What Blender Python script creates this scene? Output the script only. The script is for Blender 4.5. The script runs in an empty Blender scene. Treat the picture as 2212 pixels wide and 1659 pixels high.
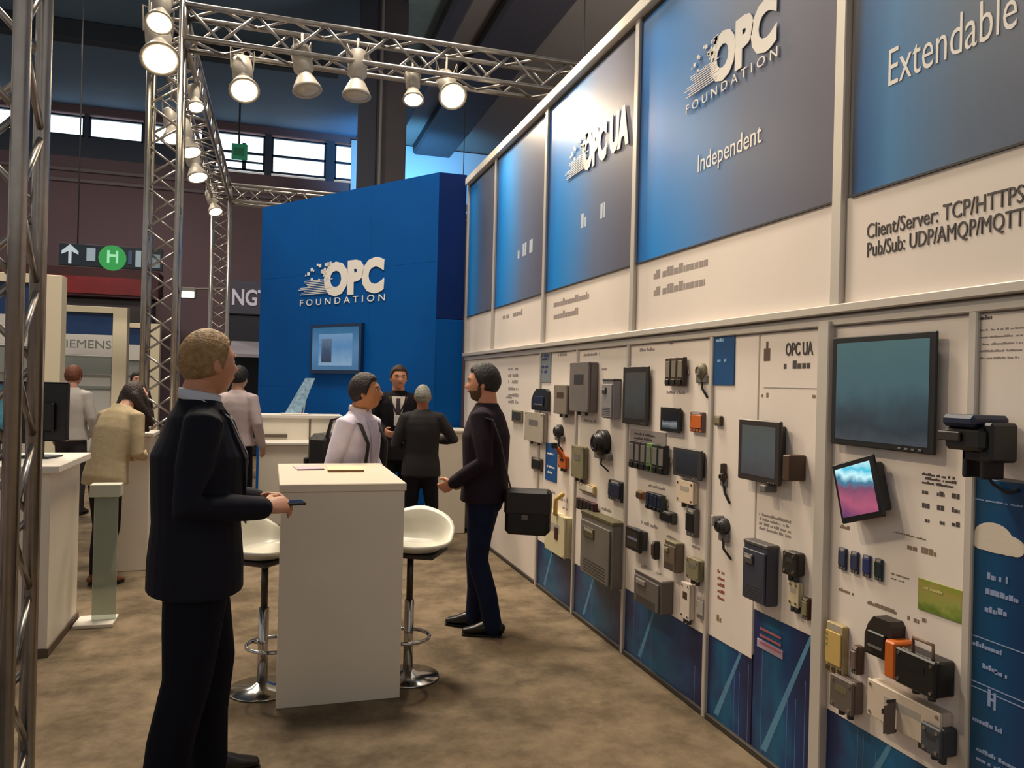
import bpy, math, random
import numpy as np
from mathutils import Vector, Matrix
random.seed(7)
scn = bpy.context.scene
col = scn.collection
# ------------------------------------------------------------------ camera
F, CX, CY, CAMH = 1700.0, 1106.0, 829.5, 1.6
YAW, ROLL, PITCH = math.atan(522/F), math.radians(1.4), math.radians(0.05)
fw = Vector((math.sin(YAW)*math.cos(PITCH), math.cos(YAW)*math.cos(PITCH), math.sin(PITCH)))
r0 = Vector((math.cos(YAW), -math.sin(YAW), 0)); u0 = r0.cross(fw)
CR = r0*math.cos(ROLL)+u0*math.sin(ROLL); CU = -r0*math.sin(ROLL)+u0*math.cos(ROLL)
cd = bpy.data.cameras.new('camera'); cam = bpy.data.objects.new('camera', cd); col.objects.link(cam)
cd.sensor_width = 36; cd.lens = 36*F/2212; cd.clip_start = .05; cd.clip_end = 200
cam.matrix_world = Matrix(((CR.x, CU.x, -fw.x, 0), (CR.y, CU.y, -fw.y, 0), (CR.z, CU.z, -fw.z, CAMH), (0, 0, 0, 1)))
scn.camera = cam
# ------------------------------------------------------------------ world, exposure
scn.view_settings.view_transform = 'Standard'; scn.view_settings.look = 'None'
scn.view_settings.gamma = 1; scn.view_settings.use_curve_mapping = False
scn.view_settings.exposure = 0.0
w = bpy.data.worlds.new('hall_air'); scn.world = w; w.use_nodes = True
w.node_tree.nodes['Background'].inputs[0].default_value = (1.0, .95, .90, 1)
w.node_tree.nodes['Background'].inputs[1].default_value = .40
def lamp(name, kind, loc, power, color, size=.1, aim=None, spot=60, blend=.5, parent=None):
    l = bpy.data.lights.new(name, kind); l.energy = power; l.color = color
    if kind == 'AREA': l.size = size
    else: l.shadow_soft_size = size
    if kind == 'SPOT': l.spot_size = math.radians(spot); l.spot_blend = blend
    o = bpy.data.objects.new(name, l); col.objects.link(o); o.location = loc
    if aim is not None:
        o.rotation_euler = (Vector(aim)-Vector(loc)).to_track_quat('-Z', 'Y').to_euler()
    return o
# unseen area lights added under the roof as fill for stand and hall
for hx, hy, pw in ((.2, 6.6, 760), (-3.0, 12.5, 480), (-5.0, 21.0, 420)):
    lamp('hall_fill_light', 'AREA', (hx, hy, 9.6), pw, (1.0, .89, .74), 1.6, (hx, hy, 0))
# unseen light added behind the device wall to brighten the grey roof
lamp('roof_fill_light', 'AREA', (7.5, 13.0, 4.2), 230, (1.0, .93, .86), 2.0, (7.5, 14.0, 10))

# ------------------------------------------------------------------ pixel -> point on a real plane
O = Vector((0, 0, CAMH))
def ray(x, y): return fw + CR*((x-CX)/F) - CU*((y-CY)/F)
def onX(x, y, X): d = ray(x, y); return O + d*(X/d.x)
def onY(x, y, Y): d = ray(x, y); return O + d*(Y/d.y)
def onZ(x, y, Z): d = ray(x, y); return O + d*((Z-CAMH)/d.z)
W = 2.066                                      # plane of the exhibition wall
def wyz(x, y, d=0.0): p = onX(x, y, W-d); return p.y, p.z

# ------------------------------------------------------------------ materials
def lin(c):
    c = c/255.0
    return c/12.92 if c <= .04045 else ((c+.055)/1.055)**2.4
MATS = {}
def M(name, rgb, rough=.5, metal=0.0, var=0.0, scale=8.0, bump=0.0, bscale=60.0, spec=.5, alpha=1.0, coat=0.0):
    if name in MATS: return MATS[name]
    m = bpy.data.materials.new(name); m.use_nodes = True; nt = m.node_tree; b = nt.nodes['Principled BSDF']
    c = tuple(lin(v) for v in rgb)+(1,)
    b.inputs['Base Color'].default_value = c; b.inputs['Roughness'].default_value = rough
    b.inputs['Metallic'].default_value = metal; b.inputs['Specular IOR Level'].default_value = spec
    b.inputs['Coat Weight'].default_value = coat
    tc = nt.nodes.new('ShaderNodeTexCoord')
    if var:
        n = nt.nodes.new('ShaderNodeTexNoise'); n.inputs['Scale'].default_value = scale; n.inputs['Detail'].default_value = 5
        nt.links.new(tc.outputs['Object'], n.inputs['Vector'])
        r = nt.nodes.new('ShaderNodeValToRGB')
        r.color_ramp.elements[0].position = .3; r.color_ramp.elements[1].position = .7
        r.color_ramp.elements[0].color = tuple(max(0, v*(1-var)) for v in c[:3])+(1,)
        r.color_ramp.elements[1].color = tuple(min(1, v*(1+var)) for v in c[:3])+(1,)
        nt.links.new(n.outputs['Fac'], r.inputs[0]); nt.links.new(r.outputs[0], b.inputs['Base Color'])
    if bump:
        n2 = nt.nodes.new('ShaderNodeTexNoise'); n2.inputs['Scale'].default_value = bscale; n2.inputs['Detail'].default_value = 4
        nt.links.new(tc.outputs['Object'], n2.inputs['Vector'])
        bp = nt.nodes.new('ShaderNodeBump'); bp.inputs['Strength'].default_value = bump; bp.inputs['Distance'].default_value = .01
        nt.links.new(n2.outputs['Fac'], bp.inputs['Height']); nt.links.new(bp.outputs[0], b.inputs['Normal'])
    if alpha < 1:
        b.inputs['Transmission Weight'].default_value = 1-alpha; b.inputs['IOR'].default_value = 1.2
    MATS[name] = m; return m
def EM(name, rgb, strength=1.0):
    if name in MATS: return MATS[name]
    m = bpy.data.materials.new(name); m.use_nodes = True; b = m.node_tree.nodes['Principled BSDF']
    c = tuple(lin(v) for v in rgb)+(1,)
    b.inputs['Base Color'].default_value = (0.01, .01, .01, 1); b.inputs['Emission Color'].default_value = c
    b.inputs['Emission Strength'].default_value = strength
    MATS[name] = m; return m
def ramp_mat(name, stops, axis='Y', rough=.4, noise=0.0, nscale=3.0, emit=0.0, kind='LINEAR', spec=.5):
    """colour ramp across the object's own box (prints, banners, screen pictures)"""
    m = bpy.data.materials.new(name); m.use_nodes = True; nt = m.node_tree; b = nt.nodes['Principled BSDF']
    tc = nt.nodes.new('ShaderNodeTexCoord'); sp = nt.nodes.new('ShaderNodeSeparateXYZ')
    nt.links.new(tc.outputs['Generated'], sp.inputs[0])
    src = sp.outputs[axis]
    if noise:
        n = nt.nodes.new('ShaderNodeTexNoise'); n.inputs['Scale'].default_value = nscale; n.inputs['Detail'].default_value = 3
        nt.links.new(tc.outputs['Generated'], n.inputs['Vector'])
        mm = nt.nodes.new('ShaderNodeMath'); mm.operation = 'MULTIPLY_ADD'
        mm.inputs[1].default_value = noise; nt.links.new(n.outputs['Fac'], mm.inputs[0])
        ad = nt.nodes.new('ShaderNodeMath'); ad.operation = 'SUBTRACT'; ad.inputs[1].default_value = noise*.5
        nt.links.new(src, mm.inputs[2]); nt.links.new(mm.outputs[0], ad.inputs[0]); src = ad.outputs[0]
    r = nt.nodes.new('ShaderNodeValToRGB'); cr = r.color_ramp; cr.interpolation = kind
    while len(cr.elements) < len(stops): cr.elements.new(.5)
    for e, (p, c) in zip(cr.elements, stops): e.position = p; e.color = tuple(lin(v) for v in c)+(1,)
    nt.links.new(src, r.inputs[0])
    b.inputs['Roughness'].default_value = rough; b.inputs['Specular IOR Level'].default_value = spec
    if emit:
        b.inputs['Base Color'].default_value = (.01, .01, .01, 1)
        nt.links.new(r.outputs[0], b.inputs['Emission Color']); b.inputs['Emission Strength'].default_value = emit
    else: nt.links.new(r.outputs[0], b.inputs['Base Color'])
    MATS[name] = m; return m

white = M('white_laminate', (226, 218, 206), .45)
boardm = M('white_board_print', (232, 220, 210), .5, var=.03, scale=2)
cream = M('cream_laminate', (230, 220, 202), .5, var=.03, scale=3)
alu = M('aluminium', (176, 170, 164), .32, .9, var=.08, scale=20)
aluw = M('pale_profile', (206, 198, 188), .4, .25)
chrome = M('chrome', (190, 188, 186), .15, 1.0)
dark = M('black_plastic', (22, 21, 22), .4)
dgrey = M('dark_grey_plastic', (52, 52, 54), .45, var=.08)
mgrey = M('mid_grey_plastic', (110, 106, 102), .5, var=.06)
lgrey = M('light_grey_plastic', (168, 162, 154), .5, var=.05)
brown = M('brown_plastic', (74, 52, 38), .5, var=.1)
ink = M('dark_ink', (74, 66, 64), .6)
inkl = M('pale_ink', (150, 138, 134), .6)
whitei = M('white_ink', (236, 230, 222), .5)
orange = M('orange_plastic', (196, 98, 30), .45)
green = M('green_plastic', (92, 126, 64), .5)
navy = M('navy_plastic', (24, 34, 62), .4, var=.1)
bluep = M('blue_plastic', (20, 78, 140), .45)
maroon = M('maroon_plastic', (70, 16, 26), .5)
yellow = M('ochre_plastic', (196, 164, 96), .5)
olive = M('olive_grey_plastic', (128, 120, 92), .55, var=.08)
tower = M('tower_blue', (1, 80, 154), .55, var=.06, scale=1.2, spec=.1)
towerd = M('tower_navy', (2, 36, 96), .5, var=.05, scale=2, spec=.2)

# ------------------------------------------------------------------ mesh builder
class MB:
    def __init__(s): s.v = []; s.f = []
    def add(s, vs, fs):
        o = len(s.v); s.v += [tuple(v) for v in vs]; s.f += [tuple(i+o for i in f) for f in fs]; return s
    def box(s, a, b):
        x0, x1 = sorted((a[0], b[0])); y0, y1 = sorted((a[1], b[1])); z0, z1 = sorted((a[2], b[2]))
        return s.add([(x0,y0,z0),(x1,y0,z0),(x1,y1,z0),(x0,y1,z0),(x0,y0,z1),(x1,y0,z1),(x1,y1,z1),(x0,y1,z1)],
                     [(0,3,2,1),(4,5,6,7),(0,1,5,4),(1,2,6,5),(2,3,7,6),(3,0,4,7)])
    def cbox(s, a, b, c=.004):
        """box with chamfered edges"""
        lo = [min(p, q) for p, q in zip(a, b)]; hi = [max(p, q) for p, q in zip(a, b)]
        c = min([c]+[(h-l)*.3 for l, h in zip(lo, hi)])
        vs = []; idx = {}
        for ix in (0, 1):
            for iy in (0, 1):
                for iz in (0, 1):
                    P = [(lo, hi)[i][k] for k, i in enumerate((ix, iy, iz))]; S = [1-2*i for i in (ix, iy, iz)]
                    for ax in range(3):
                        q = [P[k]+(0 if k == ax else S[k]*c) for k in range(3)]
                        idx[(ix, iy, iz, ax)] = len(vs); vs.append(q)
        fs = []
        def g(i, ax): return idx[(i[0], i[1], i[2], ax)]
        for ax in range(3):
            o = [k for k in range(3) if k != ax]
            for sgn in (0, 1):
                q = []
                for a_, b_ in ((0, 0), (1, 0), (1, 1), (0, 1)):
                    i = [0, 0, 0]; i[ax] = sgn; i[o[0]] = a_; i[o[1]] = b_; q.append(g(i, ax))
                fs.append(q)
        for ax in range(3):
            o = [k for k in range(3) if k != ax]
            for a_ in (0, 1):
                for b_ in (0, 1):
                    i = [0, 0, 0]; i[o[0]] = a_; i[o[1]] = b_; j = list(i); j[ax] = 1
                    fs.append([g(i, o[0]), g(j, o[0]), g(j, o[1]), g(i, o[1])])
        for ix in (0, 1):
            for iy in (0, 1):
                for iz in (0, 1): fs.append([g((ix, iy, iz), k) for k in range(3)])
        ctr = Vector([(l+h)/2 for l, h in zip(lo, hi)]); out = []
        for f in fs:
            p = [Vector(vs[k]) for k in f]; n = (p[1]-p[0]).cross(p[2]-p[0]); m = sum(p, Vector())/len(p)
            out.append(f if n.dot(m-ctr) > 0 else f[::-1])
        return s.add(vs, out)
    def tube(s, pts, rad, n=12, ref=None, cap=True):
        """loft through points; a radius is a number or (along ref, across)"""
        pts = [Vector(p) for p in pts]; N = len(pts)
        rad = [(r, r) if not isinstance(r, tuple) else r for r in rad]
        P = []; R_ = []; T = []
        for i in range(N):
            t = (pts[min(i+1, N-1)]-pts[max(i-1, 0)]).normalized(); T.append(t)
        rings = []
        if cap:
            t = T[0]; m = min(rad[0])
            rings += [(pts[0]-t*m*.85, .5, rad[0], t), (pts[0]-t*m*.5, .85, rad[0], t)]
        rings += [(pts[i], 1, rad[i], T[i]) for i in range(N)]
        if cap:
            t = T[-1]; m = min(rad[-1])
            rings += [(pts[-1]+t*m*.5, .85, rad[-1], t), (pts[-1]+t*m*.85, .5, rad[-1], t)]
        vs = []; u = None
        for c, k, r, t in rings:
            if ref is not None: u0_ = Vector(ref)
            elif u is None: u0_ = Vector((1, 0, 0)) if abs(t.x) < .8 else Vector((0, 1, 0))
            else: u0_ = u
            u = (u0_-t*u0_.dot(t)).normalized(); v = t.cross(u)
            for a in range(n):
                an = 2*math.pi*a/n; vs.append(c+u*(math.cos(an)*r[0]*k)+v*(math.sin(an)*r[1]*k))
        fs = []
        for i in range(len(rings)-1):
            for a in range(n):
                b = (a+1) % n; fs.append((i*n+a, i*n+b, (i+1)*n+b, (i+1)*n+a))
        fs.append(tuple(range(n))[::-1]); k = (len(rings)-1)*n; fs.append(tuple(range(k, k+n)))
        return s.add(vs, fs)
    def cyl(s, p0, p1, r, r1=None, n=14): return s.tube([p0, p1], [r, r if r1 is None else r1], n, cap=False)
    def ell(s, c, r, nu=20, nv=12, rot=None):
        vs = []; fs = []
        for j in range(nv+1):
            th = math.pi*j/nv
            for i in range(nu):
                ph = 2*math.pi*i/nu; q = Vector((r[0]*math.sin(th)*math.cos(ph), r[1]*math.sin(th)*math.sin(ph), r[2]*math.cos(th)))
                if rot is not None: q = rot @ q
                vs.append(Vector(c)+q)
        for j in range(nv):
            for i in range(nu):
                k = (i+1) % nu
                if j == 0: fs.append((i, nu+i, nu+k))
                elif j == nv-1: fs.append((j*nu+i, (j+1)*nu+i, j*nu+k))
                else: fs.append((j*nu+i, (j+1)*nu+i, (j+1)*nu+k, j*nu+k))
        return s.add(vs, fs)
    def lathe(s, prof, c, n=24, axis='Z'):
        vs = []; fs = []
        for r, h in prof:
            for i in range(n):
                a = 2*math.pi*i/n; p = (r*math.cos(a), r*math.sin(a), h)
                if axis == 'X': p = (-h, p[0], p[1])
                vs.append(Vector(c)+Vector(p))
        for j in range(len(prof)-1):
            for i in range(n):
                k = (i+1) % n; fs.append((j*n+i, j*n+k, (j+1)*n+k, (j+1)*n+i))
        fs.append(tuple(range(n))[::-1]); k = (len(prof)-1)*n; fs.append(tuple(range(k, k+n)))
        return s.add(vs, fs)
    def prism(s, poly, d):
        """poly = 3D points in a plane, extruded by vector d"""
        n = len(poly); d = Vector(d); a = [Vector(p) for p in poly]; b = [p+d for p in a]
        return s.add(a+b, [tuple(range(n))[::-1], tuple(range(n, 2*n))]+[(i, (i+1) % n, (i+1) % n+n, i+n) for i in range(n)])
    def mesh(s, name):
        me = bpy.data.meshes.new(name); me.from_pydata(s.v, [], s.f); me.update(); return me

WM = {}
def put(name, me, mat, parent=None, smooth=False, local=False):
    """link a mesh object; vertices are in world space unless local"""
    o = bpy.data.objects.new(name, me); col.objects.link(o)
    if mat and not me.materials: me.materials.append(mat)
    if parent is not None:
        o.parent = parent; pm = WM[parent.name]; WM[o.name] = pm
        if not local: me.transform(pm.inverted())
    else: WM[o.name] = Matrix.Identity(4)
    if smooth:
        for p in me.polygons: p.use_smooth = True
    return o
def part(name, mb, mat, parent, smooth=False, local=False): return put(name, mb.mesh(name), mat, parent, smooth, local)
def tag(o, label=None, cat=None, group=None, kind=None):
    if label: o['label'] = label
    if cat: o['category'] = cat
    if group: o['group'] = group
    if kind: o['kind'] = kind
    return o
def thing(name, label, cat, loc=(0, 0, 0), rz=0.0, group=None):
    o = bpy.data.objects.new(name, None); col.objects.link(o); o.empty_display_size = .1
    o.location = loc; o.rotation_euler = (0, 0, rz)
    WM[o.name] = Matrix.Translation(Vector(loc)) @ Matrix.Rotation(rz, 4, 'Z')
    return tag(o, label, cat, group)
def struct(name, mb, mat, parent=None):
    o = part(name, mb, mat, parent)
    if parent is None: o['kind'] = 'structure'
    return o
def text_mesh(body, size, bold=0.0, ext=.002, align='LEFT', spacing=1.0, squash=1.0):
    cu = bpy.data.curves.new('t', 'FONT'); cu.body = body; cu.size = size; cu.extrude = ext; cu.offset = bold
    cu.align_x = align; cu.space_character = spacing; cu.resolution_u = 3
    o = bpy.data.objects.new('t', cu); me = o.to_mesh().copy(); o.to_mesh_clear()
    me.materials.clear()
    if squash != 1: me.transform(Matrix.Diagonal((squash, 1, 1, 1)))
    bpy.data.objects.remove(o); bpy.data.curves.remove(cu); return me
def text(body, origin, xdir, size, mat, parent, bold=0.0, align='LEFT', name='lettering', spacing=1.0, squash=1.0, updir=(0, 0, 1), width=None, split=False):
    me = text_mesh(body, size, bold, .002, align, spacing, squash)
    if width:
        xs = [v.co.x for v in me.vertices]; k = width/(max(xs)-min(xs)); me.transform(Matrix.Diagonal((k, 1, 1, 1)))
    x = Vector(xdir).normalized(); y = Vector(updir).normalized(); z = x.cross(y); o = Vector(origin)
    me.transform(Matrix(((x.x, y.x, z.x, o.x), (x.y, y.y, z.y, o.y), (x.z, y.z, z.z, o.z), (0, 0, 0, 1))))
    if split: return split_letters(me, name, mat, parent)
    return put(name, me, mat, parent)
def split_letters(me, name, mat, parent):
    """one object for each letter of a widely spaced word"""
    isl = []
    co = [v.co.copy() for v in me.vertices]; par = list(range(len(co)))
    def fd(i):
        while par[i] != i: par[i] = par[par[i]]; i = par[i]
        return i
    for p in me.polygons:
        a = fd(p.vertices[0])
        for v in p.vertices[1:]: par[fd(v)] = a
    gr = {}
    for p in me.polygons: gr.setdefault(fd(p.vertices[0]), []).append(p)
    out = []
    for fs in gr.values():
        ids = sorted({v for p in fs for v in p.vertices}); ix = {v: k for k, v in enumerate(ids)}
        m2 = bpy.data.meshes.new(name); m2.from_pydata([co[i] for i in ids], [], [[ix[v] for v in p.vertices] for p in fs]); out.append(put(name, m2, mat, parent))
    return out
def wbox(mb, y0, y1, z0, z1, d0, d1, c=0.0):
    """box on the exhibition wall: d = distance out from the wall face"""
    a, b = (W-d1, y0, z0), (W-d0, y1, z1)
    return mb.cbox(a, b, c) if c else mb.box(a, b)
def scribble(mb, y, z, length, h, d=.0006, gap=.3, rnd=random):
    """a run of small print, too small to read in the photograph"""
    p = 0
    while p < length:
        g = h*rnd.uniform(.3, 1.0)
        if rnd.random() > .15: wbox(mb, y-p, y-min(p+g, length), z, z+h*rnd.choice((.65, .65, 1.0)), 0, d)
        p += g+h*gap
    return mb
# ================================================================== THE SETTING
carpet = M('carpet', (119, 104, 85), .95, var=.34, scale=3.2, bump=.5, bscale=180, spec=.1)
cn = carpet.node_tree
for n in cn.nodes:                                   # blotchy trodden carpet
    if n.bl_idname == 'ShaderNodeTexNoise' and n.inputs['Scale'].default_value < 10:
        n.inputs['Detail'].default_value = 9; n.inputs['Roughness'].default_value = .68
    if n.bl_idname == 'ShaderNodeValToRGB': n.color_ramp.elements[0].position = .38; n.color_ramp.elements[1].position = .62
struct('floor', MB().box((-16, -4, -.05), (16, 30, 0)), carpet)
struct('floor_aisle', MB().box((-9, -4, 0), (-1.32, 4.6, .004)), M('aisle_carpet', (132, 116, 116), .95, var=.15, scale=6, bump=.4, bscale=150, spec=.1))
ZC, YF = 10.45, 29.0
slate = M('roof_slate', (92, 116, 140), .8, var=.1, scale=.4)
ceil = struct('ceiling', MB().box((-16, -4, ZC), (16, 30, ZC+.3)), slate)
roofg = M('roof_grey', (122, 114, 108), .7, var=.05, scale=.5)
ductm = M('perforated_duct', (58, 56, 64), .6, var=.2, scale=14)
x0 = [onZ(p, 0, ZC).x for p in (880, 974, 1006, 1087, 1220)]
part('roof_panel', MB().box((x0[0], 2, ZC-.1), (x0[1]-.1, 29, ZC)), M('roof_teal', (110, 128, 128), .7, var=.1), ceil)
part('roof_panel', MB().box((x0[2], 2, ZC-.1), (x0[3]-.1, 29, ZC)), roofg, ceil)
part('roof_panel', MB().box((x0[4], 2, ZC-.1), (15, 29, ZC)), roofg, ceil)
for a, b in ((x0[1]-.1, x0[2]), (x0[3]-.1, x0[4])):
    part('roof_duct', MB().cbox((a, 2, ZC-.45), (b, 28.9, ZC-.02), .08), ductm, ceil)
for y in (13.6, 17.2, 22.0):
    part('roof_beam', MB().cbox((-16, y, ZC-.5), (1.6, y+.35, ZC), .03), M('beam_dark', (46, 54, 64), .7), ceil)
# far wall with clerestory windows (pieces of wall around the openings)
mauve = M('far_wall_paint', (116, 94, 100), .8, var=.08, scale=.3)
fwall = struct('wall_back', MB().box((-16, YF, 0), (16, YF+.3, 8.75)), mauve)
part('wall_upper', MB().box((-16, YF, 10.2), (16, YF+.3, ZC)), mauve, fwall)
glow = EM('daylight_pane', (228, 244, 255), 2.4)
frm = M('window_frame_paint', (44, 62, 78), .5)
wins = [(-60, 36, 250, 276), (92, 182, 252, 288), (192, 309, 262, 300), (330, 440, 270, 310), (464, 571, 281, 377), (588, 703, 290, 386), (724, 772, 298, 388)]
edges = []
for i, (a, b, t, bt) in enumerate(wins):
    p = onY(a, t, YF); q = onY(b, bt, YF); zt = 10.12; zb = 9.42 if i < 4 else 8.85
    edges.append((p.x, q.x, zb))
    wo = struct('window_%d' % (i+1), MB().box((p.x, YF+.12, zb), (q.x, YF+.14, zt)), glow)
    fr = MB()
    for xx in (p.x, q.x-.06): fr.box((xx, YF+.02, zb), (xx+.06, YF+.12, zt))
    for zz in (zb, zt-.06): fr.box((p.x, YF+.02, zz), (q.x, YF+.12, zz+.06))
    part('window_frame', fr, frm, wo)
    if i >= 4: part('transom', MB().box((p.x, YF+.02, 9.42), (q.x, YF+.1, 9.5)), frm, wo)
    if i == 4:
        part('transom', MB().box((p.x, YF+.02, 9.12), (q.x, YF+.1, 9.18)), frm, wo)
        part('mullion', MB().box((q.x-.75, YF+.02, zb), (q.x-.62, YF+.1, 9.8)), frm, wo)
px_ = -16
fill = []
for a, b, zb in edges:
    if a > px_: fill.append((px_, a, 8.75, 10.2))
    if zb > 9: fill.append((a, b, 8.75, zb))
    px_ = b
fill.append((px_, 16, 8.75, 10.2))
for a, b, c, d in fill: part('wall_pier', MB().box((a, YF, c), (b, YF+.3, d)), M('pier_paint', (70, 78, 92), .8, var=.06), fwall)
for z in (7.9, 8.25): part('wall_rail', MB().box((-16, YF-.12, z), (6, YF, z+.1)), M('rail_paint', (120, 108, 112), .6), fwall)
part('wall_patch', MB().box((2.6, YF-.06, 8.0), (9, YF, 10.3)), M('pale_far_panel', (200, 210, 216), .7), fwall)
lamp('blue_uplight', 'SPOT', (4.6, 26.0, 7.2), 1500, (.12, .5, 1.0), .3, (4.6, 29.2, 10.2), 110, 1.0)
# steel hall column
cp, cq = onY(772, 300, 18), onY(880, 300, 18)
colm = M('column_paint', (62, 56, 60), .6, var=.1, scale=2)
hc = thing('hall_column', 'dark steel hall column rising behind the blue logo tower', 'column', ((cp.x+cq.x)/2, 18.3, 0))
part('column_shaft', MB().cbox((cp.x+.12, 18.05, 0), (cq.x-.02, 18.75, ZC-.05), .03), colm, hc)
part('column_flange', MB().cbox((cp.x, 18, 0), (cp.x+.42, 18.06, ZC-.05), .01), M('column_edge', (44, 46, 58), .6), hc)
part('column_pipe', MB().cyl((cp.x+.5, 17.95, 0), (cp.x+.5, 17.95, ZC-.05), .035), mgrey, hc)

# ================================================================== EXHIBITION WALL
ZL, ZB, ZT = 1.905, 2.334, 3.80                # ledge, foot of the banners, top rail
YE = 8.52
low = [wyz(p, 950)[0] for p in (1165, 1245, 1355, 1535, 1778)]+[wyz(2095, 1100)[0], .2]
upp = [YE]+[wyz(p, 650)[0] for p in (1068, 1177, 1370, 1812)]+[.2]
wall = struct('wall_right', MB().box((W+.012, .1, 0), (W+.07, YE, ZT)), M('wall_core', (200, 190, 178), .6))
NTR = 0
def rail(name, y0, y1, z0, z1, d0, d1, m=aluw):
    global NTR
    NTR += 1; mb = MB(); wbox(mb, y0, y1, z0, z1, d0, d1, .004); return struct('trim_%d' % NTR, mb, m)
for i, y in enumerate(upp[1:-1]): rail('upper_post', y-.028, y+.028, ZL, ZT, -.012, .022)
rail('upper_post', YE-.05, YE, ZL, ZT, -.012, .022)
for i, y in enumerate(low[:-1]):
    k = .055 if i == 4 else .02 if i != 5 else .022
    rail('lower_post', y-k, y+.01, 0, ZL-.03, -.012, .014 if i != 4 else .03)
rail('shadow_joint', low[4]+.012, low[4]+.03, .1, ZL-.05, -.01, .004, M('joint_dark', (44, 36, 32), .7))
rail('ledge_rail', .15, YE, ZL-.006, ZL+.028, -.012, .04)
rail('ledge_lip', .15, YE, ZL-.05, ZL-.012, -.012, .016)
rail('top_rail', .15, YE, ZT, ZT+.075, -.06, .05, M('top_rail_white', (236, 228, 214), .4))
rail('top_gap', .15, YE, ZT-.03, ZT-.002, -.012, .006, dark)
rail('foot_rail', .15, YE, 0, .03, -.012, .01, M('foot_dark', (58, 52, 46), .6))
# white boards of the lower tier and white bands under the banners
bdefs = [(YE, low[0]+.01, .03), (low[0]-.02, low[1]+.01, .37), (low[1]-.02, low[2]+.01, .36), (low[2]-.02, low[3]+.01, .395),
         (low[3]-.02, wyz(1626, 1300)[0], .41), (wyz(1629, 1300)[0], low[4]+.03, .635), (low[4]-.055, low[5]+.01, .39)]
boards = []
for a, b, z in bdefs:
    mb = MB(); wbox(mb, b, a, z, ZL-.055, -.012, 0, .002); boards.append(part('white_board', mb, boardm, wall))
mb = MB(); wbox(mb, .2, low[5]-.022, 1.36, ZL-.055, -.012, 0, .002); boards.append(part('white_board', mb, boardm, wall))
bands = []
for i in range(5):
    mb = MB(); wbox(mb, upp[i+1]+.03, upp[i]-.03, ZL+.03, ZB, -.012, 0, .002); bands.append(part('white_band', mb, boardm, wall))
# blue skyline prints under the boards
skyl = []
for i, cc in enumerate(((40, 74, 120), (36, 76, 110), (22, 74, 124), (18, 62, 116), (16, 58, 112), (8, 92, 140))):
    m = ramp_mat('skyline_print_%d' % i, [(0.0, (26, 34, 74)), (.35, cc), (.62, (10, 92, 132)), (1.0, (30, 44, 92))], 'Y', .35, .9, 2.4)
    a = bdefs[i+1][0]; b = bdefs[i+1][1]
    mb = MB(); wbox(mb, b, a, .03, bdefs[i+1][2]+.02, -.012, -.004)
    o = part('skyline_print', mb, m, wall); skyl.append(o)
    ln = MB(); rnd = random.Random(i)
    zt = bdefs[i+1][2]
    for k in range(4):
        yy = b+(a-b)*rnd.uniform(.05, .9); wbox(ln, yy, yy+.004, .03, zt*rnd.uniform(.5, 1), -.004, -.0035)
    part('print_line', ln, M('print_line_pale', (86, 110, 160), .5), o)
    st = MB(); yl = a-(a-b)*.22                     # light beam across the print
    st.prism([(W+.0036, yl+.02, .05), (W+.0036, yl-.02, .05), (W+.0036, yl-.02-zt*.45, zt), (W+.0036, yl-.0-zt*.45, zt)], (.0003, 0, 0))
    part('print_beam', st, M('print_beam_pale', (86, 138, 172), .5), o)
mb = MB(); a, z1 = wyz(1636, 1368); b, z2 = wyz(1690, 1425)
wbox(mb, b, a, z2-.0, z1-.02, -.004, .001); pst = part('print_sticker', mb, M('sticker_pale', (170, 150, 170), .6), skyl[4])
mb = MB()
for k in range(3): wbox(mb, b+.01, a-.02, z2+.02+k*.03, z2+.03+k*.03, 0, .002)
part('printed_text', mb, M('sticker_red', (176, 96, 110), .6), pst)['kind'] = 'stuff'

# ---- banners
ban = ramp_mat('banner_blue_ramp', [(0, (98, 94, 108)), (.38, (98, 110, 138)), (.68, (62, 134, 204)), (.88, (10, 138, 226)), (.97, (6, 110, 190)), (1, (4, 70, 130))], 'Y', .4, .1, 1.3, spec=.25)  # blue along the far edge, fading to grey at the near edge
ban_e = ramp_mat('banner_slate_ramp', [(0, (104, 88, 98)), (.55, (100, 96, 110)), (.78, (96, 112, 134)), (.92, (66, 126, 178)), (.985, (20, 84, 140)), (1, (6, 30, 60))], 'Y', .4, .06, 1.3, spec=.25)  # slate grey for most of its width, blue towards the far edge
def banner(y0, y1, label, bm=None):
    t = thing('banner', label, 'banner', (W, (y0+y1)/2, ZB))
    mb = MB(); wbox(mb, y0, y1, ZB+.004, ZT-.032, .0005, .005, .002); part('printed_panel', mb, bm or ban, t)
    mb = MB(); wbox(mb, y0, y1, ZB-.004, ZB+.004, .0005, .009); part('hem_strip', mb, M('hem_dark', (40, 36, 40), .6), t)
    return t
XD = (0, -1, 0)                                  # reading direction on this wall
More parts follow.
